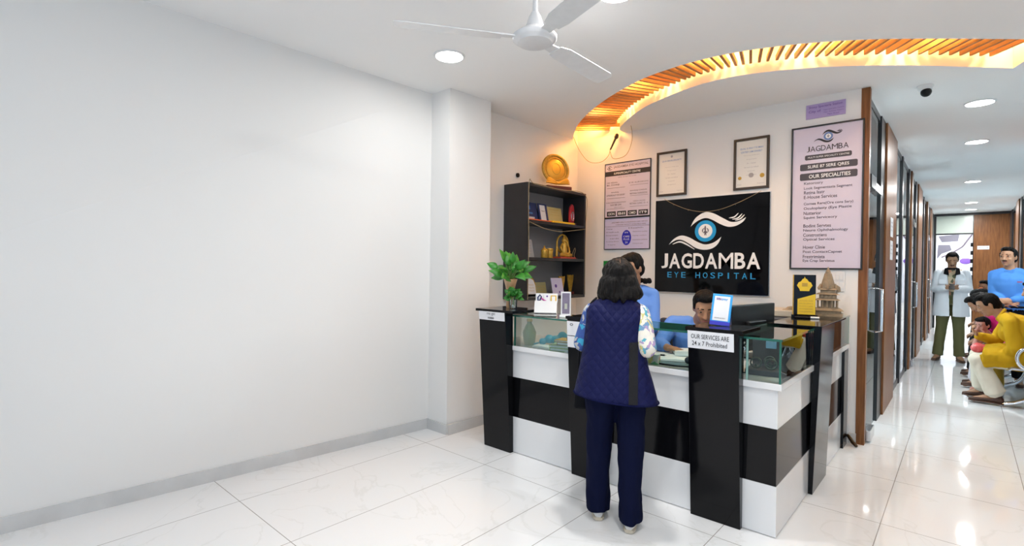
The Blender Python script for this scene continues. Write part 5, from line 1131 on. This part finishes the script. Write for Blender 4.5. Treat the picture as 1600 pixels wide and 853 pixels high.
# black knitted panel down the right side, following the surface
def vest_half(z):
    for a, b in zip(sec, sec[1:]):
        if a[0] <= z <= b[0]: t = (z - a[0]) / (b[0] - a[0]); return [a[i] + (b[i] - a[i]) * t for i in (1, 2, 3)]
    return sec[0][1:]
mb = MB(); prev = None
for i in range(15):
    z = .712 + i * .0225; cx, w, d = vest_half(max(z, .70)); row = []
    for xx in (.066, .081, .096, .112): k0 = (xx - cx) / (w + .006); a_ = -math.acos(min(.99, k0) ** (2.3 / 2)); ca, sa = math.cos(a_), math.sin(a_); k_ = 2 / 2.3; row.append(mb.b.verts.new(V(cx + (w + .006) * math.copysign(abs(ca) ** k_, ca), (d + .006) * math.copysign(abs(sa) ** k_, sa), z - .010)))
    if prev: [mb._f([prev[j], prev[j + 1], row[j + 1], row[j]]) for j in range(3)]
    prev = row
mb.obj('side_panel', mat('black knit', (.006, .006, .008), .9, bump=.3, bscale=120), vest, smooth=True)
sleeves(wm, J, .92, floral_blue, parts='L', infl=.015, to=.85); sleeves(wm, J, .92, floral, parts='R', infl=.015, to=.85)
# hair: bob falling to the shoulders in waves
mb = MB(); hc = V(.008, .02, 1.352)
mb.ell(hc + V(0, -.004, .026), (.088, .100, .085), None, 24, 14); mb.ell(hc + V(0, -.030, -.035), (.105, .085, .085), None, 24, 14)
rn = random.Random(11)
for i in range(60):
    a = R(-190 + 200 * (i / 59)); rr = rn.uniform(.85, 1.0); x, y = math.cos(a), math.sin(a)
    p0 = hc + V(x * .082 * rr, y * .082 * rr, rn.uniform(.0, .03)); p1 = hc + V(x * .108 * rr, y * .098 * rr - .01, -.055); p2 = hc + V(x * .112 * rr + rn.uniform(-.012, .012), y * .100 * rr - .01, -.092 + rn.uniform(-.016, .012)); p3 = p2 + V(-x * .012 + rn.uniform(-.01, .01), -y * .01, -.018)
    mb.cap(p0, .013, p1, .013, 8); mb.cap(p1, .013, p2, .012, 8); mb.cap(p2, .012, p3, .007, 8)
hr = remesh(mb, 'hair', hair_w, wm, .005, 2, .010, 26)
mb = MB()
for i in range(5): x = -.005 + rn.uniform(-.010, .010); mb.tube([hc + V(x, .02, .1115), hc + V(x * 1.1, -.02, .1115), hc + V(x * 1.3, -.055, .099), hc + V(x * 1.5, -.08, .080)], .0016, 5)
tag(mb.obj('parting', mat('brown parting', (.10, .045, .025), .5), wm, smooth=True), 'thin brown parting')
# trainers
for a_, t_ in (((-.088, .06, .078), (-.10, .20, .03)), ((.084, -.045, .078), (.10, .09, .03))):
    shoe(wm, a_, t_, sneaker, 'shoe', 1.0, .05, sole_m)
# bag hanging at her left hip
bg = thing('handbag', 'black handbag hanging on a long strap at the woman’s left hip', 'bag', WL, WR)
mb = MB(); mb.prism_xz([(-.235, .60), (-.155, .60), (-.165, .76), (-.225, .76)], .06, .15); mb.obj('body', black_cloth, bg, bevel=.015)
mb = MB(); mb.tube(catmull([V(-.20, .10, .76), V(-.207, .06, .86), V(-.2, .05, .98), V(-.178, .04, 1.10), V(-.145, .0, 1.2), V(-.11, .02, 1.24)], 5), .006); mb.obj('strap', black_cloth, bg, smooth=True)

# ---- standing clerk behind the counter
J = dict(head=(-.012, -.09, 1.405), neck=(.0, -.03, 1.275), chest=(.02, .0, 1.09), pelvis=(.03, .08, .80), shL=(-.135, -.03, 1.205), shR=(.135, .02, 1.205), elL=(-.22, -.14, 1.0), elR=(.150, -.08, .985), wrL=(-.20, -.34, .95), wrR=(.085, -.30, .985),
         hipL=(-.06, .09, .80), hipR=(.12, .09, .80), knL=(-.06, .10, .42), knR=(.12, .10, .42), anL=(-.06, .12, .075), anR=(.12, .12, .075), toL=(-.08, .0, .035), toR=(.13, .0, .035))
fd = (-.62, -.75, -.28)
c1 = build_person('standing clerk in light blue shirt half hidden behind the woman', None, (-1.89, 3.53, 0), R(28.17), J, .95, skin_a, {'L': ((.2, -1, -.1), (0, 0, -1), 1, .3), 'R': ((-.25, -1, -.1), (0, 0, -1), -1, .3)}, face=fd)
face_parts(c1, J['head'], fd, skin_a, .95); short_hair(c1, J['head'], fd, .97)
top_garment(c1, J, .95, blue_shirt, infl=.016, to=0, hem=.05); collar(c1, J, .95, blue_shirt, (-.4, -.9, 0)); legs_garment(c1, J, .95, navy_cloth)
for k in 'LR': shoe(c1, J['an' + k], J['to' + k], brown_leather)
mb = MB(); rn = random.Random(2)
for i in range(14): mb.ell((.085 + rn.uniform(-.03, .035), -.03 + rn.uniform(-.02, .02), 1.318 + rn.uniform(-.016, .014)), (.016, .014, .013))
remesh(mb, 'hair_tuft', hair_m, c1, .005, 2, .004, 50)
# ---- seated clerk writing
J = dict(head=(.070, -.14, 1.135), neck=(.045, -.02, 1.035), chest=(.03, .04, .87), pelvis=(.02, .14, .53), shL=(-.145, .0, 1.0), shR=(.195, .0, .995), elL=(-.235, -.10, .855), elR=(.28, -.12, .85), wrL=(-.165, -.31, .862), wrR=(.16, -.33, .862),
         hipL=(-.07, .12, .53), hipR=(.11, .12, .53), knL=(-.09, -.26, .50), knR=(.13, -.26, .50), anL=(-.09, -.24, .08), anR=(.13, -.24, .08), toL=(-.10, -.36, .035), toR=(.14, -.36, .035))
fd = (.06, -.93, -.42)
c2 = build_person('seated clerk in light blue shirt looking down and writing', None, (-1.48, 3.69, 0), R(21.85), J, .98, skin_a, {'L': ((.75, -.65, .02), (0, 0, -1), 1, .55), 'R': ((-.7, -.7, .02), (0, 0, -1), -1, .55)}, face=fd)
face_parts(c2, J['head'], fd, skin_a, .98); short_hair(c2, J['head'], fd, 1.02, .008)
top_garment(c2, J, .98, blue_shirt, infl=.017, to=.72, hem=.0); collar(c2, J, .98, blue_shirt, (.05, -1, -.3)); legs_garment(c2, J, .98, navy_cloth)
for k in 'LR': shoe(c2, J['an' + k], J['to' + k], brown_leather)

# ---- doctor in white coat with phone
J = dict(head=(-.008, -.03, 1.605), neck=(-.008, .0, 1.465), chest=(-.01, .0, 1.27), pelvis=(-.015, .0, .94), shL=(-.165, .0, 1.395), shR=(.145, .0, 1.395), elL=(-.205, -.03, 1.145), elR=(.185, -.03, 1.15), wrL=(-.065, -.24, 1.165), wrR=(.055, -.24, 1.165),
         hipL=(-.095, .0, .90), hipR=(.07, .0, .90), knL=(-.13, .0, .50), knR=(.085, .0, .50), anL=(-.165, .0, .085), anR=(.095, .0, .085), toL=(-.205, -.12, .035), toR=(.135, -.13, .035))
fd = (.02, -.90, -.42)
dr = build_person('person in white coat and olive trousers looking at a phone in the corridor', None, (-.14, 10.7, 0), R(.75), J, 1.0, skin_b, {'L': ((.85, -.45, .1), (0, .2, 1), -1, .6), 'R': ((-.85, -.45, .1), (0, .2, 1), 1, .6)}, face=fd)
face_parts(dr, J['head'], fd, skin_b, 1.0, moustache=True); short_hair(dr, J['head'], fd, 1.04, .02)
top_garment(dr, J, 1.0, print_shirt, infl=.004, to=-1, hem=.04, girth=1.0); legs_garment(dr, J, 1.0, olive, infl=.018, flare=.004, to=1.0, girth=1.0)
mb = MB()      # open knee-length coat: two front halves and the back
for s_, x in ((-1, 'L'), (1, 'R')): mb.cap(J['sh' + x], .068, J['el' + x], .062); mb.cap(J['el' + x], .062, Vector(J['el' + x]).lerp(Vector(J['wr' + x]), .86), .046)
def coat_ring(z, w, d, gap, cx=-.012, th=.014, n=26):
    o, i_ = [], []
    a0 = math.asin(min(.95, gap / w))
    for k in range(n + 1):
        t = -math.pi / 2 + a0 + (2 * math.pi - 2 * a0) * k / n; o.append(V(cx + w * math.cos(t), d * math.sin(t), z)); i_.append(V(cx + (w - th) * math.cos(t), (d - th) * math.sin(t), z))
    return o + i_[::-1]
prev = None; stack = [(.715, .232, .17, .015), (.85, .222, .160, .018), (1.0, .205, .150, .024), (1.15, .195, .145, .034), (1.28, .195, .145, .046), (1.38, .180, .120, .055), (1.425, .135, .100, .050), (1.462, .088, .082, .040)]
for z, w, d, g in stack:
    row = [mb.b.verts.new(p) for p in coat_ring(z, w, d, g)]
    if prev: [mb._f([prev[i], prev[(i + 1) % len(row)], row[(i + 1) % len(row)], row[i]]) for i in range(len(row))]
    else: first = row
    prev = row
mb._f(first[::-1]); mb._f(prev)
ct = remesh(mb, 'white_coat', coat_cloth, dr, .007, 3, .006, 11)
for x0, x1 in ((-.165, -.075), (.055, .145)):
    mb = MB(); mb.box(x0, x1, -.168, -.158, 1.225, 1.30); mb.obj('chest_pocket', coat_cloth, ct, bevel=.004)
mb = MB()
for s_ in (-1, 1):
    cx = -.008; mb.hexa([V(cx + s_ * .035, -.118, 1.36), V(cx + s_ * .10, -.115, 1.385), V(cx + s_ * .085, -.06, 1.465), V(cx + s_ * .05, -.05, 1.48)], [V(cx + s_ * .035, -.134, 1.36), V(cx + s_ * .10, -.131, 1.392), V(cx + s_ * .09, -.07, 1.475), V(cx + s_ * .05, -.066, 1.49)])
mb.torus((cx, .01, 1.465), (.062, 0, 0), (0, .062, .0), .016, 24, 8); tag(mb.obj('collar', black_cloth, ct), 'black collar')
for k in 'LR': shoe(dr, J['an' + k], J['to' + k], brown_leather, s=1.08)
ph = thing('mobile_phone', 'dark phone held in both hands by the white-coated person', 'phone', (-.14, 10.7, 0), R(.75)); M_ = Matrix.Translation((-.006, -.335, 1.19)) @ Matrix.Rotation(R(-50), 4, 'X'); MB().box(-.036, .036, -.005, .005, -.065, .065, M_).obj('case', black_plastic, ph, bevel=.003); MB().box(-.032, .032, .005, .0065, -.06, .06, M_).obj('screen', gloss_black, ph)

# ---- standing man in azure shirt
J = dict(head=(.018, -.03, 1.605), neck=(.03, .0, 1.465), chest=(.035, .0, 1.27), pelvis=(.03, .02, .94), shL=(-.105, .0, 1.385), shR=(.185, .0, 1.385), elL=(-.105, -.06, 1.13), elR=(.235, -.02, 1.13), wrL=(-.02, -.20, 1.06), wrR=(.06, -.23, 1.075),
         hipL=(-.06, .02, .90), hipR=(.11, .02, .90), knL=(-.06, .02, .50), knR=(.12, .02, .50), anL=(-.06, .03, .085), anR=(.13, .03, .085), toL=(-.09, -.10, .035), toR=(.15, -.10, .035))
fd = (-.38, -.92, .02)
bl = build_person('person in azure blue shirt and black trousers standing behind the bench', None, (.39, 8.9, 0), R(-2.51), J, .98, skin_a, {'L': ((.8, -.4, -.1), (0, 1, -.2), -1, .5), 'R': ((-.85, -.3, -.1), (0, 1, -.2), 1, .5)}, face=fd)
face_parts(bl, J['head'], fd, skin_a, .98, closed=False, moustache=True); short_hair(bl, J['head'], fd, 1.0, .01)
top_garment(bl, J, .98, blue_shirt2, infl=.020, to=.93, hem=-.05, girth=1.06); collar(bl, J, 1.0, blue_shirt2, (-.3, -.95, 0)); legs_garment(bl, J, .98, black_cloth, infl=.018)
mb = MB(); mb.tube([V(.03 + .185 * math.cos(t), .02 + .135 * math.sin(t), .985) for t in [2 * math.pi * i / 32 for i in range(33)]], .018, 8); mb.obj('belt', black_cloth, bl, smooth=True)
for k in 'LR': shoe(bl, J['an' + k], J['to' + k], brown_leather)
mb = MB(); mb.box(.10, .145, -.155, -.150, 1.295, 1.305); mb.obj('pocket_print', red, bl)

# ---- seated man in mustard kurta, leaning forward, facing left
YL = (.50, 7.56, 0); YR = R(-3.74)
J = dict(head=(-.300, .0, 1.060), neck=(-.205, .0, .965), chest=(-.085, .0, .82), pelvis=(.13, .0, .53), shL=(-.135, .17, .895), shR=(-.120, -.165, .895), elL=(-.24, .18, .66), elR=(-.085, -.21, .625), wrL=(-.38, .06, .71), wrR=(-.165, -.13, .555),
         hipL=(.10, .10, .50), hipR=(.10, -.10, .50), knL=(-.385, .16, .49), knR=(-.375, -.10, .465), anL=(-.34, .18, .10), anR=(-.215, -.10, .10), toL=(-.47, .18, .035), toR=(-.40, -.10, .035))
fd = (-.93, -.12, -.50)
ye_ = build_person('seated man in mustard kurta and cream trousers leaning forward on the bench', None, YL, YR, J, 1.0, skin_b, {'L': ((-.5, -.3, .7), (.8, 0, .3), -1, 1.0), 'R': ((-.5, .4, -.25), (.3, .4, -1), 1, .9)}, face=fd)
face_parts(ye_, J['head'], fd, skin_b, 1.0); short_hair(ye_, J['head'], fd, 1.02, .01)
def skirt(mb):
    mb.loft([(V(-.33, -.01, .505), V(.0, .205, 0), V(.0, 0, .125)), (V(-.15, 0, .52), V(0, .215, 0), V(0, 0, .14)), (V(.05, 0, .54), V(0, .225, 0), V(0, 0, .16)), (V(.22, 0, .56), V(0, .20, 0), V(0, 0, .15))], 26)
    mb.hexa([V(-.32, -.19, .40), V(-.02, -.195, .44), V(.10, -.195, .47), V(.10, -.165, .47), V(-.02, -.165, .44), V(-.30, -.165, .40)], [V(-.36, -.18, .53), V(-.1, -.19, .60), V(.12, -.18, .62), V(.12, -.15, .62), V(-.1, -.15, .60), V(-.34, -.15, .53)])
top_garment(ye_, J, 1.0, mustard, name='kurta', infl=.024, to=.88, girth=1.08, wr=.011, extra=skirt)
mb = MB(); mb.torus(V(-.200, .0, .962), V(.028, 0, .052), V(0, .062, 0), .016, 24, 8); mb.obj('collar', mustard, ye_, smooth=True)
legs_garment(ye_, J, 1.0, cream_cloth, infl=.020, flare=.022, to=.93, wr=.008)
for k in 'LR': shoe(ye_, J['an' + k], J['to' + k], brown_leather, s=1.12, w=.04, name='loafer')
rb = thing('coral_bundle', 'round coral pink cloth bundle resting on the seated man’s knees', 'bundle', YL, YR); mb = MB(); mb.ell((-.355, -.03, .585), (.080, .075, .052)); remesh(mb, 'cloth', coral, rb, .008, 3, .014, 14)

# ---- people sitting further along the bench
def seated(label, loc, rz, J, top_m, leg_m, s=.92, fd=(-.9, -.2, -.4), hair='short', skin=skin_a, shoes_m=brown_leather, hands=None, extra=None, to=.9):
    p = build_person(label, None, loc, rz, J, s, skin, hands or {'L': ((-.7, -.2, -.3), (0, 0, -1), -1, .6), 'R': ((-.7, .2, -.3), (0, 0, -1), 1, .6)}, face=fd)
    face_parts(p, J['head'], fd, skin, s); short_hair(p, J['head'], fd, s * 1.04, .01)
    top_garment(p, J, s, top_m, infl=.022, to=to, wr=.01); legs_garment(p, J, s, leg_m, infl=.03, flare=.03)
    for k in 'LR': shoe(p, J['an' + k], J['to' + k], shoes_m)
    return p
def sj(dx=0, head=(-.25, 0, 1.02), sh=.88, lean=0):
    hx, hy, hz = head
    return dict(head=head, neck=(hx + .085, 0, hz - .10), chest=(hx + .20, 0, .80), pelvis=(.13, 0, .53), shL=(hx + .14, .155, sh), shR=(hx + .15, -.155, sh), elL=(-.17, .20, .64), elR=(-.15, -.20, .64), wrL=(-.34, .10, .60), wrR=(-.33, -.08, .60),
                hipL=(.10, .09, .50), hipR=(.10, -.09, .50), knL=(-.33, .11, .48), knR=(-.33, -.10, .48), anL=(-.34, .11, .10), anR=(-.34, -.10, .10), toL=(-.46, .12, .035), toR=(-.46, -.10, .035))
m1 = seated('person in magenta top and pale skirt bending forward beyond the seated man', (.49, 8.45, 0), R(-3), sj(head=(-.36, -.02, 1.03), sh=.86), magenta, whiteskirt, fd=(-.75, -.1, -.75))
mb = MB(); mb.ell((-.32, -.02, 1.10), (.11, .10, .075)); mb.ell((-.28, -.02, 1.02), (.10, .10, .10)); mb.ell((-.19, -.02, 1.0), (.07, .07, .06)); remesh(mb, 'hair_bun', hair_m, m1, .007, 3, .006, 30)
m2 = seated('person in dark clothes sitting third along the bench', (.48, 9.35, 0), R(-2.5), sj(head=(-.30, -.02, 1.08), sh=.92), blue_black, black_cloth)
m3 = seated('person with an orange face covering and magenta scarf sitting farthest back', (.50, 11.3, 0), R(-2.3), sj(head=(-.24, -.02, 1.17), sh=.98), magenta, blue_black, fd=(-.6, -.8, -.1))
mb = MB(); mb.ell(V(-.24, -.02, 1.17) + unit((-.6, -.8, -.1)) * .065 + V(0, 0, -.045), (.058, .058, .058)); tag(mb.obj('face_mask', mat('orange cloth', (.65, .16, .03), .7), m3, smooth=True), 'orange face covering')
m4 = seated('person in coral pink top sitting right behind the mustard kurta', (.60, 8.05, 0), R(-3.5), sj(head=(-.02, 0, 1.20), sh=.99), mat('coral pink cloth', (.62, .10, .16), .75), mat('mustard skirt', (.5, .33, .03), .8), fd=(-.95, -.1, -.1))
# child leaning in front of the magenta person
kd = thing('person', 'small child with pinkish face resting in the magenta person’s lap', 'person', (.10, 8.2, 0), R(-3))
mb = MB(); head_prims(mb, (.07, -.02, .79), (-.5, -.8, -.2), .80); mb.cap((.09, 0, .72), .04, (.14, .02, .64), .05); mb.loft([(V(.16, .03, .66), V(.10, 0, 0), V(0, .075, 0)), (V(.19, .04, .52), V(.11, 0, 0), V(0, .085, 0)), (V(.20, .05, .44), V(.10, 0, 0), V(0, .08, 0))], 20)
for k in (-1, 1): mb.cap((.16 + k * .08, 0, .62), .032, (.10 + k * .09, -.08, .56), .028); mb.cap((.10 + k * .09, -.08, .56), .028, (.06 + k * .03, -.08, .66), .02); hand_prims(mb, (.06 + k * .03, -.08, .66), (-.1, .1, 1), (-.4, .2, 0), k, .6, .6); mb.cap((.19 + k * .05, .04, .45), .05, (.12 + k * .08, -.02, .30), .04); mb.cap((.12 + k * .08, -.02, .30), .04, (.12 + k * .08, .0, .06), .03); mb.cap((.12 + k * .08, .0, .05), .03, (.07 + k * .08, -.05, .03), .024)
remesh(mb, 'body', mat('pinkish skin', (.50, .24, .19), .5), kd, .006, 3); face_parts(kd, (.07, -.02, .79), (-.5, -.8, -.2), skin_b, .80); short_hair(kd, (.07, -.02, .79), (-.5, -.8, -.2), .82)
mb = MB(); mb.loft([(V(.15, .03, .67), V(.10, 0, 0), V(0, .08, 0)), (V(.19, .04, .52), V(.13, 0, 0), V(0, .10, 0)), (V(.17, .02, .36), V(.16, 0, 0), V(0, .13, 0))], 24); remesh(mb, 'dress', whiteskirt, kd, .008, 3, .01, 12)

# ---- steel waiting bench against the corridor wall
def bench(y0, n, label):
    b = thing('waiting_bench', label, 'bench', (0, 0, 0), 0, 'steel waiting benches'); w = .56
    perf = mat('perforated steel', (.55, .56, .58), .3, metal=.9)
    for i in range(n):
        ya = y0 + i * w
        mb = MB(); pr_ = [(.36, .405), (.38, .425), (.60, .415), (.70, .43), (.755, .50), (.785, .80), (.80, .84), (.788, .845), (.765, .81), (.735, .515), (.69, .445), (.60, .43), (.38, .440), (.352, .415)]
        mb.hexa([V(x, ya + .03, z) for x, z in pr_], [V(x, ya + w - .03, z) for x, z in pr_]); mb.obj('seat_shell', perf, b)
    for i in range(n + 1):
        ya = y0 + i * w; mb = MB()
        mb.tube(catmull([V(.66, ya, .44), V(.52, ya, .435), V(.44, ya, .47), V(.41, ya, .55), V(.44, ya, .63), V(.52, ya, .665), V(.66, ya, .66), V(.74, ya, .64)], 6), .017, 10); mb.obj('armrest', chrome, b, smooth=True)
    for ya in (y0 + .25, y0 + n * w - .25):
        mb = MB(); mb.tube(catmull([V(.31, ya, .022), V(.42, ya, .05), V(.52, ya, .12), V(.57, ya, .24), V(.58, ya, .38)], 6), .022, 10); mb.tube([V(.58, ya, .36), V(.66, ya, .10), V(.77, ya, .022)], .020, 10); mb.ell((.31, ya, .012), (.028, .028, .012)); mb.ell((.77, ya, .012), (.026, .026, .012)); mb.obj('leg', chrome, b, smooth=True)
    MB().box(.55, .61, y0, y0 + n * w, .36, .40).obj('beam', steel, b, bevel=.004)
bench(7.22, 3, 'steel waiting bench holding the seated man in mustard, nearest part in view'); bench(9.02, 4, 'second steel waiting bench farther down the corridor behind the blue-shirted person')
for (ya, z0) in ((6.62, 1.18), (6.62, 1.42)):
    t = thing('paper_notice', 'white paper stuck on the first wood panel of the corridor, %s one' % ('lower' if z0 < 1.3 else 'upper'), 'notice', (0, 0, 0)); MB().box(-.578, -.575, ya - .10, ya + .13, z0 + .35, z0 + .35 + .20).obj('sheet', white_paper, t)
    mb = MB(); Mx = Matrix(((0, -1, 0, -.5743), (1, 0, 0, 0), (0, 0, 1, 0), (0, 0, 0, 1))); [add_text(mb, s, ya - .07, ya + .08, z0 + .49 - i * .04, z0 + .505 - i * .04, 0, 0, Mx) for i, s in enumerate(('OPD', 'Timing', '10 - 6'))]; mb.obj('lettering', grey_ink, t)
